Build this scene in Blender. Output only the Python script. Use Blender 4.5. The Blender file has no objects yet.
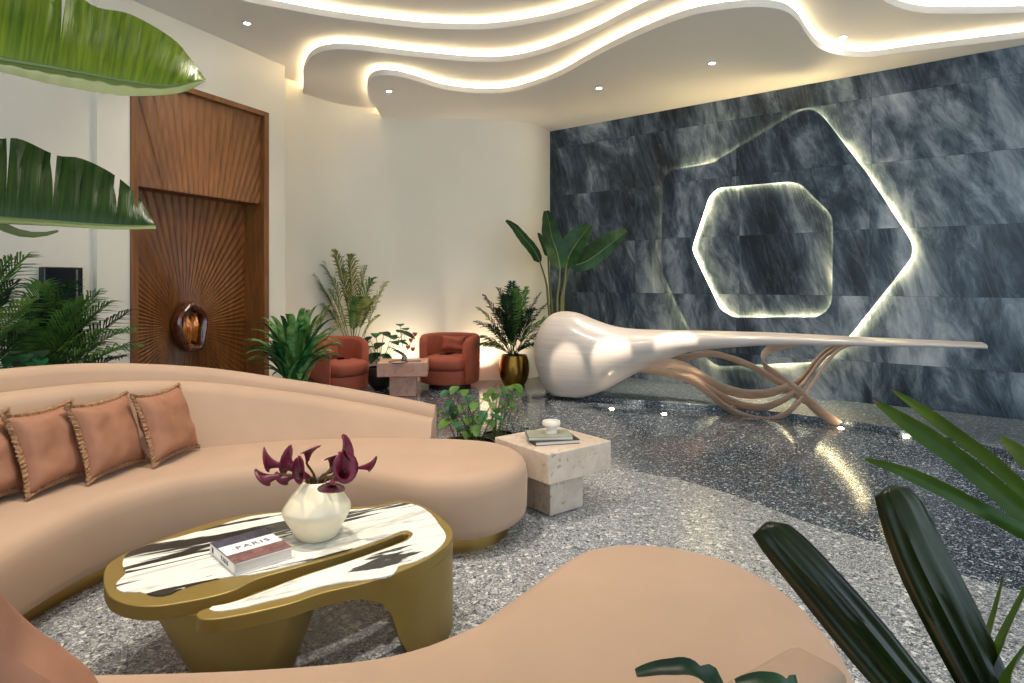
import bpy, math, random
from mathutils import Vector as V, Matrix, noise
from mathutils.geometry import tessellate_polygon
random.seed(7)
C = bpy.context.scene.collection
F = 640.0; HY = 281.0; EYE = 1.5
def P(px, py, Y):                       # world point seen at a photo pixel, at depth Y
    return V(((px-512)/F*Y, Y, EYE-(py-HY)/F*Y))
def H(px, py, h=0.0):                   # world point seen at a photo pixel, at height h
    Y = F*(EYE-h)/(py-HY)
    return V(((px-512)/F*Y, Y, h))

# ------------------------------------------------------------------ mesh helpers
ORG = {}
class MB:
    def __init__(s): s.v = []; s.f = []; s.uv = {}
    def add(s, vs): 
        i = len(s.v); s.v.extend(V(p) for p in vs); return i
    def face(s, *ix): s.f.append(tuple(ix))
    def grid(s, rows, cu=False, cv=False):
        nr, nc = len(rows), len(rows[0]); b = len(s.v)
        for r in rows: s.add(r)
        for i in range(nr if cu else nr-1):
            for j in range(nc if cv else nc-1):
                a, c = i, (i+1) % nr; d, e = j, (j+1) % nc
                s.f.append((b+a*nc+d, b+a*nc+e, b+c*nc+e, b+c*nc+d))
        return b
    def loft(s, rings, cap0=True, cap1=True):
        b = s.grid(rings, cv=True); n = len(rings[0])
        if cap0: s.f.append(tuple(b+j for j in reversed(range(n))))
        if cap1: s.f.append(tuple(b+(len(rings)-1)*n+j for j in range(n)))
    def prism(s, pts, z0, z1):
        s.loft([[V((p[0], p[1], z0)) for p in pts], [V((p[0], p[1], z1)) for p in pts]])
    def box(s, c, size, rz=0.0, M=None):
        hx, hy, hz = size[0]/2, size[1]/2, size[2]/2
        R = M if M is not None else Matrix.Rotation(rz, 3, 'Z')
        r = [[V(c)+R @ V((x*hx, y*hy, z*hz)) for x, y in ((-1,-1),(1,-1),(1,1),(-1,1))] for z in (-1, 1)]
        s.loft(r)
    def tube(s, path, rad, n=8, cap=True, flat=1.0, side=None):
        rings = []; m = len(path)
        rr = rad if isinstance(rad, (list, tuple)) else [rad]*m
        prev = None
        for i in range(m):
            t = (path[min(i+1, m-1)]-path[max(i-1, 0)]).normalized()
            if side is not None: a = V(side)
            elif prev is not None: a = prev
            else: a = V((0,0,1)) if abs(t.z) < .9 else V((1,0,0))
            a = (a-t*a.dot(t)).normalized(); prev = a; b = t.cross(a)
            rings.append([path[i]+(a*math.cos(q)+b*math.sin(q)*flat)*rr[i] for q in [2*math.pi*k/n for k in range(n)]])
        s.loft(rings, cap, cap)
    def lathe(s, prof, c, n=32, cap0=True, cap1=True):
        s.loft([[V((c[0]+r*math.cos(2*math.pi*k/n), c[1]+r*math.sin(2*math.pi*k/n), c[2]+z)) for k in range(n)] for r, z in prof], cap0, cap1)
    def build(s, name, mat, parent=None, origin=None, smooth=True, angle=42, bevel=0, sub=0):
        o0 = V(origin) if origin is not None else (ORG[parent.name] if parent else V((0,0,0)))
        me = bpy.data.meshes.new(name)
        me.from_pydata([tuple(p-o0) for p in s.v], [], s.f)
        me.validate()
        import bmesh
        bm = bmesh.new(); bm.from_mesh(me); bmesh.ops.recalc_face_normals(bm, faces=bm.faces); bm.to_mesh(me); bm.free()
        if smooth:
            me.polygons.foreach_set('use_smooth', [True]*len(me.polygons))
            me.set_sharp_from_angle(angle=math.radians(angle))
        me.materials.append(mat)
        ob = bpy.data.objects.new(name, me); C.objects.link(ob)
        if parent: ob.parent = parent
        else: ob.location = o0
        ORG[ob.name] = o0
        if bevel:
            m = ob.modifiers.new('bevel', 'BEVEL'); m.width = bevel; m.segments = 3; m.limit_method = 'ANGLE'; m.harden_normals = False
        if sub:
            m = ob.modifiers.new('sub', 'SUBSURF'); m.levels = sub; m.render_levels = sub
        return ob
def tag(o, label=None, cat=None, group=None, kind=None):
    if label: o['label'] = label
    if cat: o['category'] = cat
    if group: o['group'] = group
    if kind: o['kind'] = kind
    return o
def thing(name, loc, label, cat, group=None):
    o = bpy.data.objects.new(name, None); C.objects.link(o); o.location = loc; o.empty_display_size = .1
    ORG[o.name] = V(loc); return tag(o, label, cat, group)
def st(o): o['kind'] = 'structure'; return o

def cr(pts, n=8, closed=False):          # Catmull-Rom through the points
    pts = [V(p) for p in pts]; m = len(pts); out = []
    for i in range(m if closed else m-1):
        if closed: p0, p1, p2, p3 = pts[(i-1) % m], pts[i], pts[(i+1) % m], pts[(i+2) % m]
        else: p0, p1, p2, p3 = pts[max(i-1,0)], pts[i], pts[i+1], pts[min(i+2,m-1)]
        for k in range(n):
            t = k/n
            out.append(.5*((2*p1)+(p2-p0)*t+(2*p0-5*p1+4*p2-p3)*t*t+(3*p1-p0-3*p2+p3)*t**3))
    if not closed: out.append(pts[-1])
    return out
def bez(a, c, b, n=10):
    a, b, c = V(a), V(b), V(c)
    return [a*(1-t)**2+c*2*t*(1-t)+b*t*t for t in [i/n for i in range(n+1)]]
def area2(p): return sum(p[i].x*p[(i+1)%len(p)].y-p[(i+1)%len(p)].x*p[i].y for i in range(len(p)))/2
def inset(pts, d):
    n = len(pts); sgn = 1 if area2(pts) > 0 else -1; out = []
    for i in range(n):
        t = (pts[(i+1)%n]-pts[(i-1)%n]); t = V((t.x, t.y, 0)).normalized()
        out.append(pts[i]+V((-t.y, t.x, 0))*sgn*d)
    return out
def resample(pts, n, closed=True):
    q = pts+[pts[0]] if closed else pts
    L = [0]
    for i in range(len(q)-1): L.append(L[-1]+(q[i+1]-q[i]).length)
    out = []; j = 0
    for k in range(n):
        d = L[-1]*k/(n if closed else n-1)
        while j < len(q)-2 and L[j+1] < d: j += 1
        t = (d-L[j])/max(1e-9, L[j+1]-L[j]); out.append(q[j].lerp(q[j+1], min(1, t)))
    return out
def cushion_body(mb, out, prof):         # prof: list of (z, inset)
    mb.loft([[V((p.x, p.y, z)) for p in inset(out, d)] for z, d in prof])

# ------------------------------------------------------------------ materials
def newmat(name):
    m = bpy.data.materials.new(name); m.use_nodes = True
    nt = m.node_tree; b = nt.nodes['Principled BSDF']; return m, nt, b
def nd(nt, t, **kw):
    n = nt.nodes.new(t)
    for k, v in kw.items():
        if k in n.inputs: n.inputs[k].default_value = v
        else: setattr(n, k, v)
    return n
def srgb(r, g, b):
    f = lambda c: (c/255/12.92) if c/255 <= .04045 else ((c/255+.055)/1.055)**2.4
    return (f(r), f(g), f(b), 1)
def ramp(nt, stops, interp='LINEAR'):
    n = nt.nodes.new('ShaderNodeValToRGB'); n.color_ramp.interpolation = interp
    e = n.color_ramp.elements
    while len(e) < len(stops): e.new(.5)
    for i, (p, c) in enumerate(stops): e[i].position = p; e[i].color = c
    return n
def plain(name, col, rough=.5, metal=0.0, sheen=0.0, var=0.0, vscale=6.0, bump=0.0, bscale=120.0, coat=0.0, stretch=None, trans=0.0):
    m, nt, b = newmat(name); b.inputs['Base Color'].default_value = col
    b.inputs['Roughness'].default_value = rough; b.inputs['Metallic'].default_value = metal
    if sheen:
        b.inputs['Sheen Weight'].default_value = sheen; b.inputs['Sheen Roughness'].default_value = .35
        b.inputs['Sheen Tint'].default_value = tuple(min(1, c*1.8+.1) for c in col[:3])+(1,)
    if coat: b.inputs['Coat Weight'].default_value = coat; b.inputs['Coat Roughness'].default_value = .12
    tc = nd(nt, 'ShaderNodeTexCoord'); src = tc.outputs['Object']
    if stretch:
        mp = nd(nt, 'ShaderNodeMapping'); mp.inputs['Scale'].default_value = stretch
        nt.links.new(src, mp.inputs['Vector']); src = mp.outputs['Vector']
    if var:
        n = nd(nt, 'ShaderNodeTexNoise', Scale=vscale, Detail=5.0); nt.links.new(src, n.inputs['Vector'])
        r = ramp(nt, [(.3, tuple(c*(1-var) for c in col[:3])+(1,)), (.7, tuple(min(1, c*(1+var)) for c in col[:3])+(1,))])
        nt.links.new(n.outputs['Fac'], r.inputs['Fac']); nt.links.new(r.outputs['Color'], b.inputs['Base Color'])
    if bump:
        n = nd(nt, 'ShaderNodeTexNoise', Scale=bscale, Detail=3.0); nt.links.new(src, n.inputs['Vector'])
        bp = nd(nt, 'ShaderNodeBump', Strength=bump, Distance=.01)
        nt.links.new(n.outputs['Fac'], bp.inputs['Height']); nt.links.new(bp.outputs['Normal'], b.inputs['Normal'])
    return m
def emit(name, col, s):
    m, nt, b = newmat(name); b.inputs['Base Color'].default_value = (0,0,0,1)
    b.inputs['Emission Color'].default_value = col; b.inputs['Emission Strength'].default_value = s
    return m
def leafmat(name, c1, c2, rough=.4, scale=8):
    m, nt, b = newmat(name); b.inputs['Roughness'].default_value = rough; b.inputs['Specular IOR Level'].default_value = .35
    tc = nd(nt, 'ShaderNodeTexCoord'); n = nd(nt, 'ShaderNodeTexNoise', Scale=scale, Detail=3.0)
    nt.links.new(tc.outputs['Object'], n.inputs['Vector'])
    r = ramp(nt, [(.35, c1), (.65, c2)]); nt.links.new(n.outputs['Fac'], r.inputs['Fac'])
    nt.links.new(r.outputs['Color'], b.inputs['Base Color'])
    out = nt.nodes['Material Output']
    tr = nd(nt, 'ShaderNodeBsdfTranslucent'); nt.links.new(r.outputs['Color'], tr.inputs['Color'])
    mx = nd(nt, 'ShaderNodeMixShader'); mx.inputs[0].default_value = .25
    nt.links.new(b.outputs[0], mx.inputs[1]); nt.links.new(tr.outputs[0], mx.inputs[2]); nt.links.new(mx.outputs[0], out.inputs['Surface'])
    return m

def veinleaf(name, c1, c2, rough=.35):
    m = leafmat(name, c1, c2, rough, 4); nt = m.node_tree; b = nt.nodes['Principled BSDF']
    uv = nd(nt, 'ShaderNodeUVMap'); uv.uv_map = 'UVMap'; mp = nd(nt, 'ShaderNodeMapping'); mp.inputs['Scale'].default_value = (60, 1.2, 1); nt.links.new(uv.outputs[0], mp.inputs[0])
    n = nd(nt, 'ShaderNodeTexNoise', Scale=1.0, Detail=3.0); nt.links.new(mp.outputs[0], n.inputs[0])
    r = [x for x in nt.nodes if x.type == 'VALTORGB'][0]; old = r.inputs['Fac'].links[0].from_socket
    mx = nd(nt, 'ShaderNodeMath', operation='MULTIPLY_ADD'); nt.links.new(n.outputs['Fac'], mx.inputs[0]); mx.inputs[1].default_value = .7
    h = nd(nt, 'ShaderNodeMath', operation='MULTIPLY'); nt.links.new(old, h.inputs[0]); h.inputs[1].default_value = .35; nt.links.new(h.outputs[0], mx.inputs[2]); nt.links.new(mx.outputs[0], r.inputs['Fac'])
    bp = nd(nt, 'ShaderNodeBump', Strength=.5, Distance=.01); nt.links.new(n.outputs['Fac'], bp.inputs['Height']); nt.links.new(bp.outputs[0], b.inputs['Normal'])
    return m
def marble_mat():
    m, nt, b = newmat('blue_grey_marble'); L = nt.links.new
    uv = nd(nt, 'ShaderNodeUVMap'); uv.uv_map = 'UVMap'
    sep = nd(nt, 'ShaderNodeSeparateXYZ'); L(uv.outputs[0], sep.inputs[0])
    def mth(op, a, bb=None):
        n = nd(nt, 'ShaderNodeMath', operation=op)
        for i, x in enumerate((a, bb)):
            if x is None: continue
            if isinstance(x, (int, float)): n.inputs[i].default_value = x
            else: L(x, n.inputs[i])
        return n.outputs[0]
    us = mth('DIVIDE', sep.outputs[0], 1.55); vs = mth('DIVIDE', mth('SUBTRACT', sep.outputs[1], .55), .775)
    iu = mth('FLOOR', us); iv = mth('FLOOR', vs)
    cmb = nd(nt, 'ShaderNodeCombineXYZ'); L(iu, cmb.inputs[0]); L(iv, cmb.inputs[1])
    wn = nd(nt, 'ShaderNodeTexWhiteNoise', noise_dimensions='3D'); L(cmb.outputs[0], wn.inputs[0])
    off = nd(nt, 'ShaderNodeVectorMath', operation='SCALE'); L(wn.outputs['Color'], off.inputs[0]); off.inputs['Scale'].default_value = .45
    m0 = nd(nt, 'ShaderNodeMapping'); L(uv.outputs[0], m0.inputs[0]); m0.inputs['Rotation'].default_value = (0, 0, -.30)
    mp = nd(nt, 'ShaderNodeMapping'); L(m0.outputs[0], mp.inputs[0]); mp.inputs['Scale'].default_value = (1.35, .50, 1)
    ad = nd(nt, 'ShaderNodeVectorMath', operation='ADD'); L(mp.outputs[0], ad.inputs[0]); L(off.outputs[0], ad.inputs[1])
    n1 = nd(nt, 'ShaderNodeTexNoise', Scale=.75, Detail=9.0, Roughness=.62, Distortion=1.5); L(ad.outputs[0], n1.inputs[0])
    n2 = nd(nt, 'ShaderNodeTexNoise', Scale=3.2, Detail=8.0, Roughness=.66, Distortion=1.8); L(ad.outputs[0], n2.inputs[0])
    n0 = nd(nt, 'ShaderNodeTexNoise', Scale=.6, Detail=2.0, Distortion=.6); L(mp.outputs[0], n0.inputs[0])
    mul = mth('ADD', mth('ADD', mth('MULTIPLY', n1.outputs['Fac'], .56), mth('MULTIPLY', n2.outputs['Fac'], .24)), mth('MULTIPLY', n0.outputs['Fac'], .20))
    mul = mth('ADD', mth('MULTIPLY', mth('SUBTRACT', mul, .5), 1.35), .495)
    r = ramp(nt, [(.37, (.010,.016,.024,1)), (.45, (.030,.048,.069,1)), (.51, (.085,.116,.148,1)), (.59, (.25,.295,.335,1)), (.70, (.50,.53,.56,1))])
    L(mul, r.inputs['Fac'])
    mp3 = nd(nt, 'ShaderNodeMapping'); L(ad.outputs[0], mp3.inputs[0]); mp3.inputs['Scale'].default_value = (2.4, .55, 1)
    n3 = nd(nt, 'ShaderNodeTexNoise', Scale=1.6, Detail=7.0, Roughness=.62, Distortion=1.2); L(mp3.outputs[0], n3.inputs[0])
    vn = mth('ABSOLUTE', mth('SUBTRACT', n3.outputs['Fac'], .5))
    r2 = ramp(nt, [(0, (.8,.8,.8,1)), (.012, (.25,.25,.25,1)), (.03, (0,0,0,1))]); L(vn, r2.inputs['Fac'])
    mx = nd(nt, 'ShaderNodeMix', data_type='RGBA'); L(mth('MULTIPLY', mth('MULTIPLY', r2.outputs['Color'], .3), n1.outputs['Fac']), mx.inputs[0]); L(r.outputs['Color'], mx.inputs[6]); mx.inputs[7].default_value = (.5,.55,.6,1)
    # tile joints
    fu = mth('ABSOLUTE', mth('SUBTRACT', mth('FRACT', us), .5)); fv = mth('ABSOLUTE', mth('SUBTRACT', mth('FRACT', vs), .5))
    j = mth('MAXIMUM', mth('GREATER_THAN', fu, .4985), mth('GREATER_THAN', fv, .497))
    mx2 = nd(nt, 'ShaderNodeMix', data_type='RGBA'); L(mth('MULTIPLY', j, .5), mx2.inputs[0]); L(mx.outputs[2], mx2.inputs[6]); mx2.inputs[7].default_value = (.02,.025,.03,1)
    L(mx2.outputs[2], b.inputs['Base Color']); b.inputs['Roughness'].default_value = .28
    b.inputs['Specular IOR Level'].default_value = .35
    return m
def terrazzo(name, base, stops, rough=.16, big=24.0, small=70.0, dim='2D'):
    m, nt, b = newmat(name); L = nt.links.new
    tc = nd(nt, 'ShaderNodeTexCoord')
    nz = nd(nt, 'ShaderNodeTexNoise', Scale=14.0); L(tc.outputs['Object'], nz.inputs[0])
    mp = nd(nt, 'ShaderNodeVectorMath', operation='MULTIPLY_ADD'); L(nz.outputs['Color'], mp.inputs[0]); mp.inputs[1].default_value = (.03,.03,0); L(tc.outputs['Object'], mp.inputs[2])
    cols = []
    for sc, th in ((big, .28), (small, .25)):
        v = nd(nt, 'ShaderNodeTexVoronoi', Scale=sc); v.voronoi_dimensions = dim; L(mp.outputs[0], v.inputs['Vector'])
        e = nd(nt, 'ShaderNodeTexVoronoi', Scale=sc, feature='DISTANCE_TO_EDGE'); e.voronoi_dimensions = dim; L(mp.outputs[0], e.inputs['Vector'])
        s = nd(nt, 'ShaderNodeSeparateColor'); L(v.outputs['Color'], s.inputs[0])
        r = ramp(nt, stops, 'CONSTANT'); L(s.outputs[0], r.inputs['Fac'])
        g = nd(nt, 'ShaderNodeMath', operation='GREATER_THAN'); L(e.outputs['Distance'], g.inputs[0]); g.inputs[1].default_value = .07
        h = nd(nt, 'ShaderNodeMath', operation='GREATER_THAN'); L(s.outputs[1], h.inputs[0]); h.inputs[1].default_value = th
        a = nd(nt, 'ShaderNodeMath', operation='MULTIPLY'); L(g.outputs[0], a.inputs[0]); L(h.outputs[0], a.inputs[1])
        cols.append((r.outputs['Color'], a.outputs[0], s.outputs[2]))
    m1 = nd(nt, 'ShaderNodeMix', data_type='RGBA'); L(cols[1][1], m1.inputs[0]); m1.inputs[6].default_value = base; L(cols[1][0], m1.inputs[7])
    k = nd(nt, 'ShaderNodeMath', operation='GREATER_THAN'); L(cols[0][2], k.inputs[0]); k.inputs[1].default_value = .62
    k2 = nd(nt, 'ShaderNodeMath', operation='MULTIPLY'); L(k.outputs[0], k2.inputs[0]); L(cols[0][1], k2.inputs[1])
    m2 = nd(nt, 'ShaderNodeMix', data_type='RGBA'); L(k2.outputs[0], m2.inputs[0]); L(m1.outputs[2], m2.inputs[6]); L(cols[0][0], m2.inputs[7])
    L(m2.outputs[2], b.inputs['Base Color']); b.inputs['Roughness'].default_value = rough
    return m
def wood_mat(name, c1, c2, rough=.35, scale=(9, 9, .9)):
    m, nt, b = newmat(name); L = nt.links.new
    tc = nd(nt, 'ShaderNodeTexCoord'); mp = nd(nt, 'ShaderNodeMapping'); mp.inputs['Scale'].default_value = scale; L(tc.outputs['Object'], mp.inputs[0])
    n = nd(nt, 'ShaderNodeTexNoise', Scale=3.0, Detail=7.0, Roughness=.6, Distortion=.6); L(mp.outputs[0], n.inputs[0])
    r = ramp(nt, [(.3, c1), (.7, c2)]); L(n.outputs['Fac'], r.inputs['Fac']); L(r.outputs['Color'], b.inputs['Base Color'])
    b.inputs['Roughness'].default_value = rough; return m
def streak_marble():
    m, nt, b = newmat('striped_marble'); L = nt.links.new
    tc = nd(nt, 'ShaderNodeTexCoord'); mp = nd(nt, 'ShaderNodeMapping'); mp.inputs['Scale'].default_value = (.30, 2.3, 1)
    m0 = nd(nt, 'ShaderNodeMapping'); m0.inputs['Rotation'].default_value = (0,0,math.radians(-36)); L(tc.outputs['Object'], m0.inputs[0]); L(m0.outputs[0], mp.inputs[0])
    n = nd(nt, 'ShaderNodeTexNoise', Scale=1.7, Detail=7.0, Roughness=.55, Distortion=.35); L(mp.outputs[0], n.inputs[0])
    w = srgb(238,234,222); g = srgb(190,188,182); k = (.035,.033,.03,1)
    r = ramp(nt, [(.0, w), (.36, w), (.375, k), (.405, k), (.415, w), (.49, w), (.515, g), (.53, w), (.60, w), (.61, k), (.65, k), (.66, w)])
    L(n.outputs['Fac'], r.inputs['Fac']); L(r.outputs['Color'], b.inputs['Base Color']); b.inputs['Roughness'].default_value = .15
    return m
def travertine(name, c1, c2, dark):
    m, nt, b = newmat(name); L = nt.links.new
    tc = nd(nt, 'ShaderNodeTexCoord')
    n = nd(nt, 'ShaderNodeTexNoise', Scale=9.0, Detail=8.0, Roughness=.65, Distortion=.8); L(tc.outputs['Object'], n.inputs[0])
    r = ramp(nt, [(.3, c1), (.7, c2)]); L(n.outputs['Fac'], r.inputs['Fac'])
    n2 = nd(nt, 'ShaderNodeTexNoise', Scale=22.0, Detail=3.0); L(tc.outputs['Object'], n2.inputs[0])
    r2 = ramp(nt, [(.33, (1,1,1,1)), (.38, (0,0,0,1))]); L(n2.outputs['Fac'], r2.inputs['Fac'])
    mx = nd(nt, 'ShaderNodeMix', data_type='RGBA'); L(r2.outputs['Color'], mx.inputs[0]); L(r.outputs['Color'], mx.inputs[6]); mx.inputs[7].default_value = dark
    L(mx.outputs[2], b.inputs['Base Color']); b.inputs['Roughness'].default_value = .5
    bp = nd(nt, 'ShaderNodeBump', Strength=.3, Distance=.004); L(n2.outputs['Fac'], bp.inputs['Height']); L(bp.outputs[0], b.inputs['Normal'])
    return m

M = dict(
    wall=plain('cream_plaster', srgb(226,217,200), .7, var=.03, vscale=1.2, bump=.05, bscale=40),
    ceil=plain('ceiling_paint', srgb(226,220,212), .75, bump=.02),
    marble=marble_mat(),
    floor=terrazzo('dark_terrazzo', (.034,.043,.056,1), [(0,(.020,.026,.036,1)), (.34,(.075,.095,.12,1)), (.6,(.18,.215,.25,1)), (.80,(.48,.52,.56,1)), (.95,(.68,.68,.66,1))], .13, 55, 140),
    inlay=terrazzo('pale_terrazzo', (.21,.22,.235,1), [(0,(.09,.10,.11,1)), (.20,(.25,.265,.28,1)), (.48,(.42,.435,.45,1)), (.78,(.70,.70,.68,1))], .27, 52, 150),
    curb=terrazzo('blue_terrazzo', (.045,.065,.085,1), [(0,(.03,.042,.058,1)), (.35,(.09,.125,.16,1)), (.6,(.19,.235,.28,1)), (.8,(.46,.51,.55,1))], .38, 45, 120, '3D'),
    wood=wood_mat('walnut', srgb(98,58,26), srgb(140,88,42), .4),
    wood2=wood_mat('walnut_deep', srgb(88,46,14), srgb(134,80,30), .38),
    velvet=plain('sand_velvet', srgb(177,147,123), .85, sheen=.35, var=.05, vscale=3, bump=.04, bscale=250),
    pillow=plain('copper_velvet', srgb(150,102,76), .7, sheen=.5, var=.14, vscale=9, bump=.25, bscale=22),
    fringe=plain('fringe_braid', srgb(158,118,84), .8, var=.35, vscale=90, bump=.8, bscale=160),
    rust=plain('rust_velvet', srgb(150,72,50), .75, sheen=.45, var=.1, vscale=8, bump=.1, bscale=60),
    dark=plain('dark_base', srgb(48,28,20), .5),
    brass=plain('brushed_brass', srgb(176,142,82), .32, metal=1, bump=.05, bscale=200),
    bronze=plain('olive_bronze_lacquer', srgb(150,126,66), .38, metal=.45, var=.05, vscale=4),
    potbrass=plain('aged_brass', srgb(150,112,52), .28, metal=1, var=.2, vscale=7, bump=.08, bscale=30),
    potblack=plain('black_ceramic', srgb(40,38,34), .35),
    potbrown=plain('dark_bowl_glaze', srgb(52,44,34), .4),
    soil=plain('soil', (.03,.02,.012,1), .95, bump=.8, bscale=60),
    smarble=streak_marble(),
    trav=travertine('travertine', srgb(190,168,148), srgb(212,194,176), srgb(172,148,126)),
    pink=travertine('rose_stone', srgb(188,136,116), srgb(210,164,144), srgb(174,122,102)),
    desk=plain('desk_lacquer', srgb(205,193,184), .33, coat=.25, var=.08, vscale=2.2, stretch=(.6,.6,22)),
    copper=plain('copper_ribbon', srgb(214,180,154), .36, metal=.35, var=.12, vscale=6, stretch=(1,1,8)),
    vase=plain('cream_alabaster', srgb(236,224,194), .35, var=.05, vscale=10, coat=.3),
    calla=plain('burgundy_petal', srgb(92,6,38), .45, sheen=.12, var=.35, vscale=40),
    callastem=plain('calla_stem', srgb(88,62,30), .5),
    black=plain('black_glass', (.008,.008,.009,1), .12),
    steel=plain('grey_steel', srgb(120,124,124), .3, metal=.8),
    white=plain('white_cover', srgb(238,236,234), .4), page=plain('paper_pages', srgb(214,206,196), .8, var=.12, vscale=5, stretch=(1,1,300)),
    photo=plain('cover_photo', srgb(120,84,80), .45, var=.55, vscale=60), photo2=plain('cover_sky', srgb(66,66,80), .4, var=.5, vscale=22),
    ink=plain('ink', srgb(50,50,70), .5), bookdark=plain('dark_cover', srgb(52,50,46), .4, var=.6, vscale=50), bookgrey=plain('grey_green_cover', srgb(150,150,132), .45, var=.15, vscale=14),
    ceramic=plain('ivory_stone', srgb(226,218,204), .35, var=.08, vscale=20),
    amber=plain('amber_resin', srgb(176,98,22), .15, var=.5, vscale=22, metal=.35, coat=.6), agate=plain('agate_rim', srgb(92,44,20), .15, var=.5, vscale=18, coat=.8),
    led=emit('warm_led', (1, .80, .48, 1), 10.5), led2=emit('warm_led_wall', (1, .78, .40, 1), 48.0), lamp=emit('lamp_disc', (.9, .95, 1, 1), 60.0), up=emit('uplight_lens', (1,.82,.55,1), 30.0),
    trim=plain('lamp_trim', srgb(200,200,198), .4, metal=.6),
    banana=veinleaf('banana_leaf_yellow', srgb(66,92,8), srgb(122,138,28), .4), banana2=veinleaf('banana_leaf_deep', srgb(24,46,10), srgb(50,74,20), .38),  # yellow-green for the upper leaf, deeper green for the second
    rib=plain('midrib', srgb(104,116,56), .5), bopleaf=leafmat('paradise_leaf', srgb(22,52,24), srgb(48,84,40), .35, 5),
    palm=leafmat('palm_green', srgb(54,94,38), srgb(104,140,64), .45, 10), palmy=leafmat('palm_olive', srgb(84,104,40), srgb(140,146,70), .5, 10),
    palmd=leafmat('palm_dark', srgb(14,36,22), srgb(40,72,40), .4, 10), bush=leafmat('glossy_teal_green', srgb(56,126,62), srgb(150,188,112), .3, 14),
    lime=leafmat('lime_leaf', srgb(52,98,30), srgb(96,140,44), .45, 9), mint=leafmat('emerald_leaf', srgb(16,70,42), srgb(44,116,64), .4, 9),
    strap=leafmat('strap_leaf_dark', srgb(18,28,6), srgb(36,48,12), .36, 5), strap2=leafmat('strap_leaf_mid', srgb(44,70,16), srgb(70,96,26), .4, 6), tipb=plain('dry_tip', srgb(120,74,48), .7),
    stem=plain('green_stem', srgb(72,96,40), .5), cane=plain('olive_cane', srgb(96,98,50), .5), coral=plain('coral_petal', srgb(196,110,80), .5),
)

# ------------------------------------------------------------------ room layout
Z3, Z2, Z1, Z0 = 3.94, 4.07, 4.20, 4.33; SL = .07
W0 = V((.62, 10.45, 0)); WU = V((.7727, -.6348, 0)); WN = V((-.6348, -.7727, 0))   # marble wall: origin, along, into room
L0 = V((-2.85, 8.04, 0)); LE = V((-.3924, -.9198, 0)); LN = V((.9198, -.3924, 0))   # left wall
def on_marble(px, py, d=0.0):
    k = (px-512)/F; o = W0+WN*d
    # o + s*WU : X = k*Y
    s = (k*o.y-o.x)/(WU.x-k*WU.y); q = o+WU*s
    return s, EYE-(py-HY)/F*q.y
def on_left_s(px, d=0.0):
    k = (px-512)/F; o = L0+LN*d; return (k*o.y-o.x)/(LE.x-k*LE.y)
def frame_box(mb, O, U, N, s0, s1, d0, d1, z0, z1):
    r = [[O+U*s+N*d+V((0,0,z)) for s, d in ((s0,d0),(s1,d0),(s1,d1),(s0,d1))] for z in (z0, z1)]
    mb.loft(r)

# floor
mb = MB(); mb.prism([(-8,-4),(9,-4),(9,12),(-8,12)], -.1, 0); st(mb.build('floor', M['floor'], smooth=False))
arc = [V((-3.9,3.1,0)), V((-3.2,4.3,0)), V((-2.1,5.15,0)), V((-.8,5.45,0)), V((.1,5.37,0)), H(615,469.6), H(679,480), H(745.6,500), H(807,523), H(868.5,541), H(965,577), H(1023,594), V((2.85,2.3,0)), V((3.0,1.3,0)), V((2.8,.2,0)), V((2.2,-1,0)), V((0,-2,0)), V((-3,-1.6,0)), V((-4.2,.6,0))]
mb = MB(); mb.prism(cr(arc, 8, True), .0005, .004); st(mb.build('trim_1', M['inlay'], smooth=False))
ms1 = 8.6
cf = [H(575,399), H(620,404), H(700,410), H(740,413.5), H(838,425.5), H(902,436), H(960,447), H(1060,470)]
cf = cr(cf, 6)
mb = MB(); mb.prism([W0-WU*.0+V((0,0,0))]+[p for p in cf]+[W0+WU*ms1], .0, .065); st(mb.build('trim_2', M['curb'], bevel=.006))

# left wall with door opening
d_r, d_l = on_left_s(268), on_left_s(130); pil = on_left_s(97)
DT, DL = 3.54, 2.43
mb = MB()
frame_box(mb, L0, LE, LN, 0, d_r, -.4, 0, 0, 4.4)
frame_box(mb, L0, LE, LN, d_r, d_l, -.4, 0, DT, 4.4)
frame_box(mb, L0, LE, LN, d_l, pil, -.4, 0, 0, 4.4)
frame_box(mb, L0, LE, LN, pil, 12, -.4, -.05, 0, 4.4)
frame_box(mb, L0, LE, LN, d_r, d_l, -.48, -.42, 0, 4.4)
st(mb.build('wall_left', M['wall'], smooth=False))
# curved back wall
bw = [V((-2.86,8.05,0)), V((-3.08,8.14,0)), V((-3.02,8.5,0)), V((-2.865,8.77,0)), V((-2.5,9.3,0)), V((-1.95,9.55,0)), V((-1.5,9.60,0)), V((-.93,9.62,0)), V((-.3,9.68,0)), V((.05,9.76,0)), V((.38,9.98,0)), V((.62,10.45,0))]
bwc = bw[:2]+cr(bw[2:], 8)
def offs(pl, d):
    out = []
    for i, p in enumerate(pl):
        t = pl[min(i+1, len(pl)-1)]-pl[max(i-1, 0)]; t = V((t.x, t.y, 0)).normalized(); out.append(p+V((-t.y, t.x, 0))*d)
    return out
bo = offs(bwc, .12)
mb = MB(); mb.prism(bwc+list(reversed(bo)), 0, 4.4); st(mb.build('wall_back', M['wall']))
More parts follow.
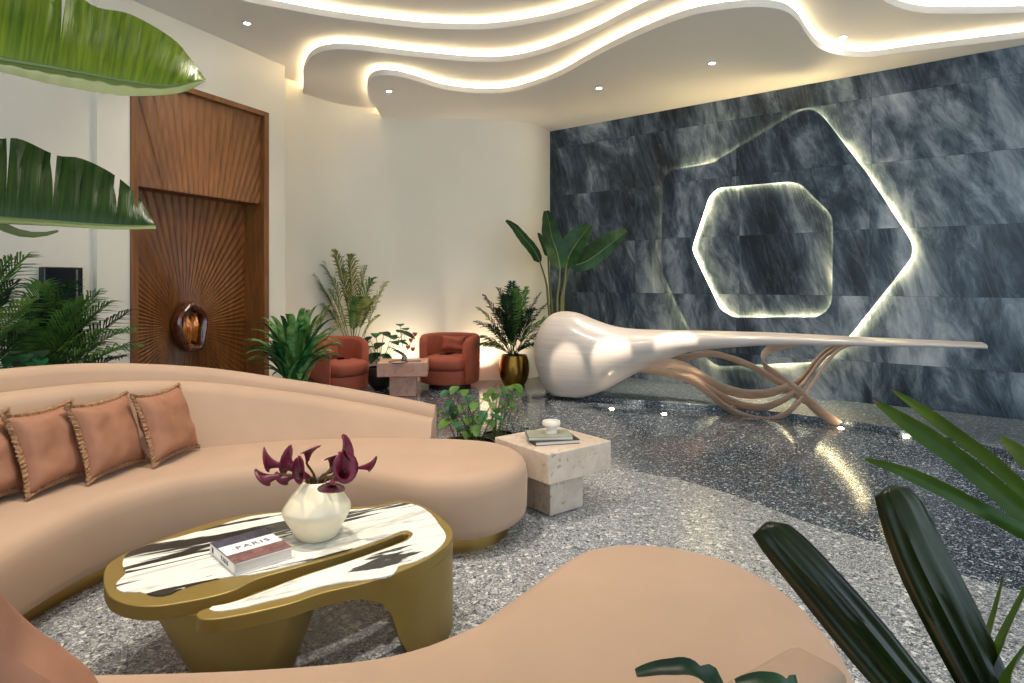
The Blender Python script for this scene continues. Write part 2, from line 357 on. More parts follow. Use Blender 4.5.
# marble wall: base slab + raised hexagon slab with an opening
def uv_obj(ob, O, U):
    me = ob.data; uvl = me.uv_layers.new(name='UVMap')
    for l in me.loops:
        w = ob.matrix_world @ me.vertices[l.vertex_index].co
        uvl.data[l.index].uv = ((w-O).dot(U), w.z)
mb = MB(); frame_box(mb, W0, WU, WN, -.02, ms1, -.15, 0, 0, 4.4)
ob = st(mb.build('wall_right', M['marble'], smooth=False)); uv_obj(ob, W0, WU)
outer = [(663,178),(669.5,171),(713.5,162.5),(735.4,149),(799,111),(810,108.5),(821,114),(867,173.5),(904.5,230.5),(912,243),(912,257),(849.6,336),(827.6,355.7),(814.5,362),(718,366.7),(707,359),(689,329),(663,274.5),(661,262)]
inner = [(691.5,248),(709,195.4),(718,187.5),(790,181.3),(801,184.4),(830,213),(833,221.7),(832,301),(827,311),(817,317),(733,317.5),(720,309.6),(693.7,254.7)]
RD = .115
def hexpts(pts, d, n=5, soft=.25):
    q = [V((*on_marble(x, y, d), 0)) for x, y in pts]
    out = []
    m = len(q)
    for i in range(m):
        a, b, c = q[i-1], q[i], q[(i+1) % m]
        la = min(.07, (b-a).length*.45); lc = min(.07, (c-b).length*.45)
        out += bez(b+(a-b).normalized()*la, b, b+(c-b).normalized()*lc, 4)
    return out
def mpt(q, d): return W0+WN*d+WU*q.x+V((0,0,q.y))
import bmesh
def slab_with_hole(name, po, pi, d0, d1, mat):
    bm = bmesh.new()
    def loop(q, d): return [bm.verts.new(mpt(p, d)) for p in q]
    ho0, ho1, hi0, hi1 = loop(po, d0), loop(po, d1), loop(pi, d0), loop(pi, d1)
    for a, b in ((ho0, ho1), (hi0, hi1)):
        n = len(a)
        for i in range(n): bm.faces.new((a[i], a[(i+1)%n], b[(i+1)%n], b[i]))
    for o, i_ in ((ho0, hi0), (ho1, hi1)):
        es = []
        for l in (o, i_):
            for k in range(len(l)):
                e = bm.edges.get((l[k], l[(k+1)%len(l)])) or bm.edges.new((l[k], l[(k+1)%len(l)])); es.append(e)
        bmesh.ops.triangle_fill(bm, use_beauty=True, use_dissolve=False, edges=es)
    bmesh.ops.recalc_face_normals(bm, faces=bm.faces)
    me = bpy.data.meshes.new(name); 
    for v in bm.verts: v.co -= W0
    bm.to_mesh(me); bm.free(); me.materials.append(mat)
    ob = bpy.data.objects.new(name, me); C.objects.link(ob); ob.location = W0; ORG[ob.name] = W0.copy()
    bpy.context.view_layer.update(); uv_obj(ob, W0, WU); return ob
ho, hi = hexpts(outer, RD), hexpts(inner, RD)
hp = thing('backlit_wall_panel', mpt(V((3,0,0)), .04), 'raised angular marble wall panel with a glowing outline and central opening', 'wall panel')
def to_parent(ob, par):
    ob.location = ob.location-ORG[par.name]; ob.parent = par; return ob
to_parent(slab_with_hole('marble_panel', ho, hi, .075, RD, M['marble']), hp)
def wall_strip(name, loop, ins, d, w, mat, par):
    q = inset(loop, ins); mb = MB()
    n = len(q); q2 = inset(loop, ins+w)
    rows = [[mpt(p, d) for p in q], [mpt(p, d) for p in q2], [mpt(p, d+.008) for p in q2], [mpt(p, d+.008) for p in q]]
    mb.grid(rows, cu=True, cv=True); return mb.build(name, mat, par, smooth=False)
wall_strip('light_strip', ho, .014, .02, .02, M['led2'], hp)
wall_strip('light_strip', hi, -.014-.02, .02, .02, M['led2'], hp)

# ceilings
def CZ(px, py, z): return H(px, py, z)
e1 = [(20,-62),(120,-36),(190,-16),(240,0),(280,8),(330,17),(400,26),(440,29),(490,29),(540,22),(580,12),(610,0),(690,-36),(800,-80),(1000,-110),(1300,-115),(1700,-110)]
eA = [(303,98),(303.2,84),(304,70),(312,56.6),(330,50),(357,50),(396,54.7),(435,58.6),(474,61.7),(513,60.5),(552.5,50.8),(591.6,35),(630.6,15.6),(665,0),(715,-18),(770,-30),(830,-24),(870,-8),(886,2),(900,8),(920,12.5),(952,13.5),(1024,12.5),(1150,4),(1450,-25)]
eB = [(383,120),(376,108),(369,99.6),(367.6,84),(376.7,76),(396,76),(416,81),(443,89),(474,93),(505.6,92.6),(533,86),(560,76),(591.6,58.6),(630.6,39),(683,18),(724,9.5),(757,7),(782,10),(797,20),(807,35),(819,48),(840,55),(869,57),(910.6,51.5),(952,46.5),(1024,38),(1150,22),(1450,-14)]
def panel(name, edge, z, closure):
    pts = cr([CZ(x, y, z) for x, y in edge], 7)
    poly = pts+closure
    tris = tessellate_polygon([[V((p.x, p.y, 0)) for p in poly]])
    mb = MB(); n = len(poly); mb.add([V((p.x, p.y, z)) for p in poly]); mb.add([V((p.x, p.y, z+SL)) for p in poly])
    for a, b, c in tris: mb.face(a, b, c); mb.face(a+n, c+n, b+n)
    for i in range(n): mb.face(i, (i+1)%n, (i+1)%n+n, i+n)
    ob = st(mb.build(name, M['ceil'], angle=50)); return pts
far = [W0+WU*ms1-WN*.1, W0-WN*.1-WU*.1]
BO = offs(bwc, .08)
def bo_from(x, y=8.6): return [p for p in reversed(BO) if p.x > x and p.y > y]
p3 = panel('ceiling_lowest_tier', eB, Z3, far+bo_from(-1.93))
p2 = panel('ceiling_middle_tier', eA, Z2, [W0+WU*9.6-WN*.1]+[W0-WN*.1-WU*.1]+bo_from(-2.93))
p1 = panel('ceiling_upper_tier', e1, Z1, [V((9.5,5,0)), W0-WN*.1+WU*9, W0-WN*.1-WU*.1]+bo_from(-3.5, 0)+[L0-LN*.1+LE*s for s in (0, 2, 4)])
mb = MB(); mb.prism([(-8,-4),(9,-4),(9,12),(-8,12)], Z0, Z0+.1); st(mb.build('ceiling', M['ceil'], smooth=False))
def cove(pts, z, hi):                    # LED strip lying on top of a ceiling tier just behind its lip
    q = offs(pts, hi*.045); q2 = offs(pts, hi*.07); mb = MB()
    rows = [[V((p.x,p.y,z+SL+.002)) for p in q], [V((p.x,p.y,z+SL+.002)) for p in q2], [V((p.x,p.y,z+SL+.022)) for p in q2], [V((p.x,p.y,z+SL+.022)) for p in q]]
    mb.grid(rows, cu=True); return mb
def vis(q): return [p for p in q if p.x < 5.9]
for pts, z, lb in ((vis(p1[8:]), Z1, 'warm light strip along the upper ceiling tier, nearest the viewer'), (vis(p2[2:]), Z2, 'warm light strip along the edge of the middle ceiling tier'), (vis(p3[2:]), Z3, 'warm light strip along the edge of the lowest ceiling tier, by the marble wall')):
    o = cove(pts, z, 1).build('light_strip', M['led'], smooth=False); tag(o, lb, 'light strip', 'ceiling cove lights')

# downlights
def downlight(x, y, z, label, power=60, aim=None, size=1.0, blend=.5, warm=(1,.9,.76)):
    t = thing('downlight', (x, y, z), label, 'ceiling light', 'recessed ceiling downlights')
    mb = MB(); mb.lathe([(.035,.0),(.05,.0),(.05,-.006),(.035,-.008)], (x,y,z), 20, False, False); mb.build('trim_ring', M['trim'], t)
    mb = MB(); mb.lathe([(.030,-.001),(.030,-.005)], (x,y,z), 16); mb.build('lens', M['lamp'], t)
    spot(x, y, z-.03, power, aim, size, blend, warm)
def spot(x, y, z, power, aim, size=1.0, blend=.5, warm=(1,.9,.76)):
    l = bpy.data.lights.new('spot', 'SPOT'); l.energy = power; l.spot_size = size; l.spot_blend = blend; l.color = warm; l.shadow_soft_size = .03
    o = bpy.data.objects.new('spot_light', l); C.objects.link(o); o.location = (x, y, z)
    d = (V(aim)-V((x,y,z))) if aim is not None else V((0,0,-1)); o.rotation_euler = d.to_track_quat('-Z', 'Y').to_euler()
for (px, py, z, lb, aim, pw) in (
    (247,23,Z1,'small bright downlight in the ceiling above the wooden door', None, 50),
    (389,91,Z3,'small bright downlight in the lowest ceiling tier, left end', None, 130),
    (599,88,Z3,'small bright downlight above the left end of the marble wall', None, 150),
    (712,63,Z3,'small starry downlight above the middle of the marble wall', None, 90),
    (843,37,Z2,'small downlight next to the curving cove near the marble wall', None, 90)):
    c = H(px, py, z); downlight(c.x, c.y, z, lb, pw, aim)

# floor markers by the curb
for i, (px, py, lb) in enumerate(((611,408,'small round floor light under the desk, nearest its round end'),(663,413,'small round floor light under the desk, left of the copper ribbons'),(838,427,'small round floor light at the foot of the copper ribbon'),(902,435.5,'small round floor light by the dark curb, rightmost'))):
    c = H(px, py); c = c-V((0,.06,0)); mb = MB(); mb.lathe([(.024,.0),(.028,.004),(.02,.008)], (c.x,c.y,0), 16); t = mb.build('floor_light', M['up'], origin=c); tag(t, lb, 'floor light', 'recessed floor lights')

# ------------------------------------------------------------------ door
dw = d_l-d_r; FR = .075; dc = d_r+dw/2
door = thing('door_1', L0+LE*dc, None, None); st(door)
mb = MB()
for a, b, z0, z1 in ((d_r, d_r+FR, 0, DT), (d_l-FR, d_l, 0, DT), (d_r+FR, d_l-FR, DT-.06, DT)):
    frame_box(mb, L0, LE, LN, a, b, -.36, .02, z0, z1)
mb.build('door_frame', M['wood'], door, smooth=False, bevel=.006)
# carved sunburst: alternating ridges radiating from the handle
hs = on_left_s(185, -.3); hz = .99
def burst(s0, s1, z0, z1, d0, amp, cs, cz, n):
    mb = MB(); cor = [math.atan2(z-cz, s-cs) for s, z in ((s0,z0),(s1,z0),(s0,z1),(s1,z1))]
    def hit(a):
        dx, dz = math.cos(a), math.sin(a); tmin, tmax = .0, 99
        for o, d, lo, hi_ in ((cs, dx, s0, s1), (cz, dz, z0, z1)):
            if abs(d) < 1e-9:
                if o < lo or o > hi_: return None
                continue
            t1, t2 = (lo-o)/d, (hi_-o)/d
            if t1 > t2: t1, t2 = t2, t1
            tmin = max(tmin, t1); tmax = min(tmax, t2)
        return (tmin, tmax) if tmax > tmin+1e-6 else None
    A = sorted(set([2*math.pi*k/n-math.pi for k in range(n)]+cor))
    prev = None; first = None
    for i, a in enumerate(A+[A[0]+2*math.pi]):
        h = hit(a)
        k = round((a+math.pi)/(2*math.pi)*n); up = amp if k % 2 else 0
        cur = None
        if h:
            t0, t1 = h
            def pt(t, u): return L0+LE*(cs+math.cos(a)*t)+LN*(d0+u)+V((0,0,cz+math.sin(a)*t))
            def am(t): return up*min(1, t/.5)
            cur = [pt(t0+(t1-t0)*f, am(t0+(t1-t0)*f)) for f in (0,.12,.3,.6,1)]
        if prev and cur:
            mb.grid([prev, cur])
        prev = cur
    return mb
# upper panel (proud), lintel soffit box, lower leaf (recessed)
mb = MB(); frame_box(mb, L0, LE, LN, d_r+FR, d_l-FR, -.34, -.045, DL, DT-.06); mb.build('transom_block', M['wood'], door, smooth=False)
burst(d_r+FR, d_l-FR, DL, DT-.06, -.045, .010, hs, hz, 300).build('carved_transom', M['wood'], door, smooth=False)
mb = MB(); frame_box(mb, L0, LE, LN, d_r+FR, d_l-FR, -.36, -.30, 0.0, DL); leaf = mb.build('door_leaf', M['wood2'], door, smooth=False)
burst(d_r+FR, d_l-FR, 0.02, DL, -.30, .010, hs, hz, 180).build('carved_sunburst', M['wood2'], leaf, smooth=False)
# agate handle
hc = L0+LE*hs+LN*(-.28)+V((0,0,hz))
mb = MB(); ring = []
for k in range(28):
    a = 2*math.pi*k/28; rs = .165*(1+.12*math.sin(3*a+.5)); rz = .25*(1+.08*math.sin(2*a+1)+.06*math.sin(5*a))
    ring.append((a, rs, rz))
rows = []
for a, rs, rz in ring:
    row = []
    for j in range(10):
        b = 2*math.pi*j/10; w = .042*(1+.25*math.sin(4*a+j)); dpt = .05+.05*math.cos(b)*1.0
        row.append(hc+LE*(math.cos(a)*(rs+w*math.sin(b)))+V((0,0,math.sin(a)*(rz+w*math.sin(b))))+LN*(dpt*1.3))
    rows.append(row)
mb.grid(rows, cu=True, cv=True); mb.build('handle', M['agate'], leaf)
mb = MB()
for q in range(5):
    c = hc+LE*(-.07+q*.036)+LN*.05
    mb.tube([c+V((0,0,-.17+.02*(q%2))), c+V((0,0,-.09)), c+LN*.02+V((0,0,.03)), c+V((0,0,.15-.03*(q%3)))], [.012,.03,.032,.012], 8)
mb.build('amber_inlay', M['amber'], leaf)

# black glass wall panel on the left wall
s1, s0 = on_left_s(42, 0), on_left_s(81, 0)
bt = thing('wall_screen', L0+LE*((s0+s1)/2)+V((0,0,.9)), 'tall black glass wall panel partly hidden behind the left palms', 'wall panel')
mb = MB(); frame_box(mb, L0, LE, LN, s0, s1, -.05, .03, .92, 1.62); mb.build('housing', M['black'], bt, smooth=False, bevel=.008)
mb = MB(); frame_box(mb, L0, LE, LN, s0+.05, s0+.065, .03, .036, .95, 1.60); mb.build('edge_strip', M['steel'], bt, smooth=False)

# ------------------------------------------------------------------ sofas
def sofa(name, label, outline, J, hc, hs, dsc, base_ins=.11, cush=True):
    ref = V((sum(p.x for p in outline)/len(outline), sum(p.y for p in outline)/len(outline), 0))
    t = thing(name, ref, label, 'sofa', 'curved sand velvet sofas')
    mb = MB(); cushion_body(mb, inset(outline, base_ins), [(.004,0),(.11,0)]); mb.build('plinth', M['brass'], t)
    mb = MB(); prof = [(.10,.06),(.105,.03),(.125,.008),(.16,0),(.34,-.004),(.39,.003),(.42,.018),(.439,.042),(.448,.075),(.452,.12)]
    cushion_body(mb, outline, prof); mb.build('seat', M['velvet'], t, angle=60)
    n = len(J); 
    def nrm(i):
        a = J[min(i+1, n-1)]-J[max(i-1, 0)]; a = V((a.x, a.y, 0)).normalized(); return V((-a.y, a.x, 0))*dsc
    def sec(i, prof, h):
        nn = nrm(i); return [J[i]+nn*o+V((0,0,z if fixed else z+h)) for o, z, fixed in prof]
    def tierloft(prof, hh, endround):
        rings = []
        for i in range(n): rings.append(sec(i, prof, hh[i]))
        return rings
    c = [(0.0,.40,1),(.02,.44,1),(.07,-.06,0),(.085,-.025,0),(.115,-.003,0),(.155,.004,0),(.20,0,0),(.235,-.02,0),(.25,-.05,0),(.25,.40,1)]
    s = [(.235,.12,1),(.245,.40,1),(.25,-.05,0),(.262,-.015,0),(.29,0,0),(.335,0,0),(.36,-.015,0),(.372,-.05,0),(.36,.3,1),(.33,.12,1)]
    if cush:
        mb = MB(); mb.loft(tierloft(c, hc, 1)); mb.build('back_cushion', M['velvet'], t, angle=55)
    else:
        s = [(0,.12,1),(.004,.40,1),(.004,-.03,0),(.010,-.010,0),(.028,0,0),(.115,0,0),(.134,-.010,0),(.14,-.03,0),(.14,.3,1),(.12,.12,1)]
    mb = MB(); mb.loft(tierloft(s, hs, 1)); mb.build('back_shell', M['velvet'], t, angle=55)
    return t
def lerp_list(keys, n):                 # keys: heights given per control point, smoothed along the curve
    q = cr([V((k, 0, 0)) for k in keys], 10); q = [p.x for p in q]
    out = []
    for i in range(n):
        x = i*(len(q)-1)/(n-1); k = min(int(x), len(q)-2); out.append(q[k]+(q[k+1]-q[k])*(x-k))
    return out
fr = [(-1.80,1.95),(-1.92,2.2),(-2.0,2.5),(-2.01,2.8),(-1.97,3.05),(-1.88,3.28),(-1.68,3.48),(-1.32,3.62),(-.97,3.64),(-.72,3.53),(-.56,3.44)]
cc = V((-.375,3.86,0)); rr_ = .465
arcp = [(cc.x+rr_*math.cos(a), cc.y+rr_*math.sin(a)) for a in [math.radians(d) for d in (-95,-65,-35,-5,25,55,85)]]
bk = [(-.56,4.35),(-1.0,4.36),(-1.5,4.29),(-2.02,4.07),(-2.35,3.68),(-2.56,3.1),(-2.66,2.5),(-2.62,2.05),(-2.4,1.82),(-2.05,1.78)]
outl = resample(cr([V((x,y,0)) for x,y in fr+arcp+bk], 8, True), 150)
Jp = [(-2.60,2.0),(-2.60,2.5),(-2.50,3.1),(-2.28,3.64),(-1.98,3.99),(-1.5,4.2),(-1.0,4.28),(-.55,4.285)]
J1 = cr([V((x,y,0)) for x,y in Jp], 9)
n1 = len(J1)
hc1 = lerp_list([.90,.91,.925,.905,.85,.745,.64,.54], n1); hs1 = lerp_list([1.0,1.01,1.03,1.01,.935,.81,.70,.605], n1)
back_sofa = sofa('curved_sofa', 'long curved sand velvet sofa with sweeping two tier back, copper pillows on it', outl, J1, hc1, hs1, 1)
# foreground sofa
ff = [(-1.9,1.70),(-1.5,1.735),(-1.13,1.736),(-.74,1.755),(-.43,1.797),(-.275,1.856),(-.18,1.925),(-.10,1.995),(-.042,2.08),(.092,2.27),(.253,2.49),(.386,2.57),(.50,2.585),(.65,2.553),(.816,2.44),(.904,2.286),(.94,2.147),(.945,1.96),(.933,1.826),(.885,1.67),(.82,1.50),(.68,1.33),(.49,1.17),(.25,1.02),(0,.92),(-.4,.84),(-.9,.82),(-1.5,.90),(-1.9,1.1),(-2.05,1.4)]
out2 = resample(cr([V((x,y,0)) for x,y in reversed(ff)], 6, True), 150); out2 = inset(out2, -.028)
J2 = cr([V((x,y,0)) for x,y in [(.637,1.482),(.44,1.345),(.22,1.20),(0,1.09),(-.4,1.0),(-.9,.98),(-1.5,1.06),(-1.85,1.25)]], 9)
n2 = len(J2); h2 = lerp_list([.665,.67,.69,.74,.78,.80,.80,.80], n2)
front_sofa = sofa('curved_sofa', 'curved sand velvet sofa in the foreground with a broad round seat end', out2, J2, h2, h2, -1 if False else -1*-1, cush=False)

# pillows
def pillow(center, right, up, size, thick, label, group, mat='pillow', fringe=True, h=None, seed=0):
    right = V(right).normalized(); up = V(up); up = (up-right*up.dot(right)).normalized(); nn = right.cross(up)
    hs_, hv = size/2, (h or size)/2
    c = V(center); t = thing('throw_pillow', c-V((0,0,hv)), label, 'pillow', group)
    N = 18; 
    def pt(u, v, s):
        e = 1-.15*(1-abs(v)**2.2)*abs(u)**3; e2 = 1-.15*(1-abs(u)**2.2)*abs(v)**3
        z = (max(0, (1-u**4))*max(0, (1-v**4)))**.55*thick/2
        w = noise.noise(V((u*1.6+seed, v*1.6, seed*3.1)))*.10+noise.noise(V((u*4+seed, v*4, seed)))*.04
        return c+right*(u*hs_*e)+up*(v*hv*e2)+nn*(s*z*(1+w*3))
    mb = MB()
    for s in (1, -1):
        mb.grid([[pt(-1+2*i/N, -1+2*j/N, s) for j in range(N+1)] for i in range(N+1)])
    o = mb.build('cover', M[mat], t, angle=80)
    if fringe:
        per = [(-1, -1+2*i/44) for i in range(44)]+[(-1+2*i/44, 1) for i in range(44)]+[(1, 1-2*i/44) for i in range(44)]+[(1-2*i/44, -1) for i in range(44)]
        mb = MB(); rows = []
        for k, (u, v) in enumerate(per):
            p = pt(u, v, 1); d = (p-c); d = (d-nn*d.dot(nn)).normalized()
            wob = nn*(.006*math.sin(k*2.6+seed)); r = .024+.004*math.sin(k*2.9)
            rows.append([p-d*.006+nn*.008, p+d*r*.5+nn*.013+wob, p+d*r+wob, p+d*r*.5-nn*.013+wob, p-d*.006-nn*.008])
        mb.grid(rows, cu=True, cv=True); mb.build('fringe', M['fringe'], t)
    return t
G = 'copper fringed pillows on the back sofa'
sz = .40
for i, (bx, by, r, lb, sd) in enumerate((
    (-2.0,3.555,(.12,.99,0),'copper velvet pillow with fringed edge, the one nearest the flower table end of the row',1),
    (-2.165,3.26,(.16,.98,0),'copper velvet pillow with fringed edge, in the middle of the fully visible three',2.3),
    (-2.305,3.03,(.12,.99,0),'copper velvet pillow with fringed edge, left of the middle one on the back sofa',4.1),
    (-2.47,2.76,(.2,.97,0),'brown velvet pillow cut off by the left edge of the photo, on the back sofa',5.7))):
    rt = V(r).normalized(); up = V((-.31,.12,.94)); nn = rt.cross(up).normalized()
    c = V((bx,by,.475))+rt*(sz/2)+up.normalized()*(sz/2)
    pillow(c, rt, up, sz, .145, lb, G, seed=sd)
pillow((-1.17,1.25,.70), (.66,.2,-.70), (.70,-.2,.66), .60, .26, 'large copper velvet pillow at the lower left corner on the foreground sofa', None, fringe=False, h=.5, seed=8.2)

# ------------------------------------------------------------------ coffee table
HT = .40
main = [(106,566),(103.5,575),(104.6,585.6),(111,596),(128.5,603),(154,605),(180,601.6),(213.6,595),(236,588),(256,578),(292.7,567.5),(350,551.5),(392,536.5),(403,532.5),(408.5,533.5),(406,538),(395,543),(352,558.5),(300,575),(262,590),(230,601),(206,607),(196.7,611.5),(199,617),(213.6,618),(236,614.5),(264.5,608.6),(292.7,601.6),(322,591.7),(364.7,581.8),(398.6,570.5),(429.7,556.4),(449.5,542),(453,532),(446.7,521),(432.5,510),(415.6,502),(400,499.5),(390,501.5),(375,504.5),(348,506),(310,507),(275,510.5),(244,514),(205.5,523),(167,536),(132,549),(113,559)]
tp = [H(x, y, HT) for x, y in main]; tp = resample(cr(tp, 5, True), 220)
tref = V((sum(p.x for p in tp)/220, sum(p.y for p in tp)/220, 0))
ct = thing('coffee_table', tref, 'biomorphic coffee table with striped marble top in an olive gold frame', 'coffee table')
mb = MB(); mb.prism([(p.x, p.y) for p in tp], HT-.055, HT-.004)
mb.build('tabletop_frame', M['bronze'], ct, bevel=.004)
inl = [(124.7,557),(122.5,565),(126,573),(118,581),(116,587),(123,591.5),(140,591.7),(154,595.5),(168.4,594.5),(180,589),(202,582),(230.6,576),(253,574),(292,565),(350,549),(392,534.5),(404,530),(413,533),(408,540),(396,545),(352,560.5),(300,577.5),(262,592),(230,603),(209,607),(216,611),(242,607.5),(264.5,601.6),(295,594.5),(314,588),(348,581.5),(384.5,577),(396,571),(398.6,565.5),(415.6,561),(435,551),(446,537),(438,523),(431,514),(419,506),(400,502.5),(388,505.5),(365,508.5),(340,510),(300,511.5),(275,513),(247,517),(213.6,526.7),(180,536.6),(151.5,543.7),(131,551)]
ip = resample(cr([H(x, y, HT) for x, y in inl], 5, True), 200)
mb = MB(); mb.prism([(p.x, p.y) for p in ip], HT-.006, HT); mb.build('marble_inlay', M['smarble'], ct, smooth=False)
# the slot between the lobes cuts through the inlay: bronze liner
slot = [(253,577),(292.7,567.5),(350,551.5),(392,536.5),(403,532.5),(408.5,533.5),(406,538),(395,543),(352,558.5),(300,575),(262,590)]
# tapered pedestal under the left lobe
top = [H(143,612,.35), H(215,640,.35)*1.0, H(293,622,.35), H(300,560,.35), H(160,560,.35)]
def leg_ring(pts, z, cx, cy, s): return [V((cx+(p.x-cx)*s, cy+(p.y-cy)*s, z)) for p in pts]
a0 = [V((-1.26,2.24,0)), V((-1.05,2.20,0)), V((-.79,2.22,0)), V((-.72,2.45,0)), V((-.86,2.62,0)), V((-1.2,2.66,0)), V((-1.33,2.45,0))]
a1 = [V((-1.10,2.30,0)), V((-1.0,2.28,0)), V((-.90,2.30,0)), V((-.84,2.42,0)), V((-.92,2.52,0)), V((-1.06,2.53,0)), V((-1.14,2.42,0))]
a0 = cr(a0, 5, True); a1 = cr(a1, 5, True)
mb = MB(); mb.loft([[V((p.x,p.y,.003)) for p in a1], [V(((p.x*.45+q.x*.55),(p.y*.45+q.y*.55),.19)) for p, q in zip(a1, a0)], [V((p.x,p.y,HT-.05)) for p in a0]]); mb.build('pedestal', M['bronze'], ct)
# broad curved support under the right end: follows the rim down to the floor
rim = [H(x, y, HT) for x, y in [(352,585.5),(364.7,581.8),(382,576.5),(398.6,570.5),(415,564),(429.7,556.4),(441,549.5),(449.5,542),(453,532),(446.7,521),(432.5,510),(415.6,502)]]
rim = cr(rim, 5); 
def wallring(z, k0):                    # k0: where along the rim the support starts at this height
    out = [p for i, p in enumerate(rim) if i >= k0]; out = resample(out, 40, False)
    return [V((p.x,p.y,z)) for p in out]
rows_o, rows_i = [], []
for z, k0 in ((HT-.05,0),(HT-.07,6),(HT-.10,10),(HT-.16,13),(HT-.25,15.5),(.003,20)):
    kk = int(k0); o = wallring(z, kk); rows_o.append(o)
    cx = V((-.62,2.85,z)); rows_i.append([p+(cx-p).normalized()*.10 for p in o])
mb = MB(); rings = [o+list(reversed(i)) for o, i in zip(rows_o, rows_i)]; mb.loft(rings); mb.build('curved_support', M['bronze'], ct)

# book with PARIS on it
def text_mesh(name, s, size, loc, M3, mat, parent, depth=.0006):
    cu = bpy.data.curves.new(name, 'FONT'); cu.body = s; cu.size = size; cu.extrude = depth; cu.align_x = 'CENTER'; cu.align_y = 'CENTER'; cu.space_character = 1.25
    o = bpy.data.objects.new(name+'_tmp', cu); C.objects.link(o); bpy.context.view_layer.update()
    dg = bpy.context.evaluated_depsgraph_get(); me = bpy.data.meshes.new_from_object(o.evaluated_get(dg)); bpy.data.objects.remove(o)
    me.transform(Matrix.Translation(V(loc)-ORG[parent.name]) @ M3.to_4x4()); me.materials.clear(); me.materials.append(mat)
    ob = bpy.data.objects.new(name, me); C.objects.link(ob); ob.parent = parent; ORG[ob.name] = ORG[parent.name]; return ob
def book(c, sx, sy, th, rz, label, group, coverm, name='book', decor=None):
    t = thing(name, c, label, 'book', group); R = Matrix.Rotation(rz, 3, 'Z'); c = V(c)
    mb = MB(); mb.box(c+R@V((.003,0,th/2)), (sx-.008, sy-.008, th-.008), rz); mb.build('pages', M['page'], t, smooth=False)
    mb = MB(); mb.box(c+V((0,0,th-.002)), (sx,sy,.004), rz); mb.box(c+V((0,0,.002)), (sx,sy,.004), rz); mb.box(c+R@V((-sx/2+.002,0,th/2)), (.004,sy,th), rz)
    cv = mb.build('cover', coverm, t, smooth=False)
    if decor: decor(t, cv, R, c, th)
    return t
bth = .042
TL, TR, BR, BL = [H(x, y, HT+bth) for x, y in ((208.8,543.8),(263.8,528.2),(293.5,547.5),(236,563.5))]
bc = (TL+TR+BR+BL)/4; ux = ((TR-TL)+(BR-BL)).normalized(); ang = math.atan2(ux.y, ux.x)
bsx = ((TR-TL).length+(BR-BL).length)/2; bsy = ((TL-BL).length+(TR-BR).length)/2
def paris(t, cv, R, c, th):
    e = .0008
    mb = MB(); mb.box(c+R@V((0,bsy*.355,th+e/2)), (bsx,bsy*.29,e), ang); mb.build('cover_photo', M['photo2'], cv, smooth=False)
    mb = MB(); mb.box(c+R@V((0,-bsy*.33,th+e/2)), (bsx,bsy*.34,e), ang); mb.build('cover_photo', M['photo'], cv, smooth=False)
    text_mesh('title', 'PARIS', .045, c+R@V((.01,bsy*.02,th+.0006)), R, M['ink'], cv)
    sp = R @ Matrix(((0,0,-1),(-1,0,0),(0,1,0)))
    text_mesh('spine_title', 'PARIS', .026, c+R@V((-bsx/2-.0006,-.03,th/2)), sp, M['ink'], cv)
    mb = MB(); mb.box(c+R@V((-bsx/2-.0006,bsy*.38,th/2)), (.001,.016,.02), ang); mb.build('spine_emblem', M['ink'], cv, smooth=False)
book((bc.x,bc.y,HT+.001), bsx, bsy, bth, ang, 'white book titled PARIS lying on the striped marble coffee table', None, M['white'], decor=paris)

# vase
vb = H(317, 536, HT); vc = V((vb.x, vb.y, HT+.001))
mb = MB(); mb.lathe([(.0,.0),(.078,.0),(.088,.006),(.108,.045),(.138,.095),(.146,.115),(.142,.132),(.112,.175),(.070,.222),(.058,.236),(.05,.238),(.05,.225),(.09,.17),(.0,.15)], vc, 40)
ob = mb.build('vase', M['vase'], origin=vc, angle=70); tag(ob, 'cream faceted rounded vase on the coffee table holding dark callas', 'vase')
for v in ob.data.vertices:              # soft irregular facets
    r = math.hypot(v.co.x, v.co.y)
    if r > .055 and v.co.z > .01:
        a = math.atan2(v.co.y, v.co.x); k = 1-.035*(1-abs(math.cos(a*3+.6+v.co.z*6))); v.co.x *= k; v.co.y *= k
def calla(px, py, dz, dirv, length, rad, label):
    length *= .78; rad *= 1.12
    Yd = vc.y+dz; head = P(px, py, Yd); d = V(dirv).normalized()
    base = vc+V(((head.x-vc.x)*.12, (head.y-vc.y)*.12, .16)); mid = vc+V(((head.x-vc.x)*.25, (head.y-vc.y)*.25, .25))
    t = thing('calla_lily', base, label, 'flower', 'burgundy calla lilies in the vase')
    st0 = head-d*length*.5
    path = cr([base, mid, st0-d*.015, st0], 5); mb = MB(); mb.tube(path, .0055, 6); mb.build('stem', M['callastem'], t)
    a = V((0,0,1)) if abs(d.z) < .8 else V((1,0,0)); a = (a-d*a.dot(d)).normalized(); b = d.cross(a)
    rows = []
    for i in range(9):
        f = i/8; r = rad*(.14+.36*f+.50*f**4); row = []
        for j in range(17):
            q = 2*math.pi*j/16*1.04; lip = (1+.25*f**3*math.cos(q)); spiral = 1+.12*j/16*f
            c2 = st0+d*(length*f*(1+.16*f*f*math.cos(q)))
            row.append(c2+(a*math.cos(q)+b*math.sin(q))*r*spiral*(lip if f > .5 else 1)*(1 if True else 1)-d*(rad*.25*f**4*(1-math.cos(q))))
        rows.append(row)
    mb = MB(); mb.grid(rows); o = mb.build('petal', M['calla'], t, angle=80)
    m = o.modifiers.new('thick', 'SOLIDIFY'); m.thickness = .002
    mb = MB(); mb.tube([st0, st0+d*length*.72], [.005,.004], 6); mb.build('spadix', M['dark'], t)
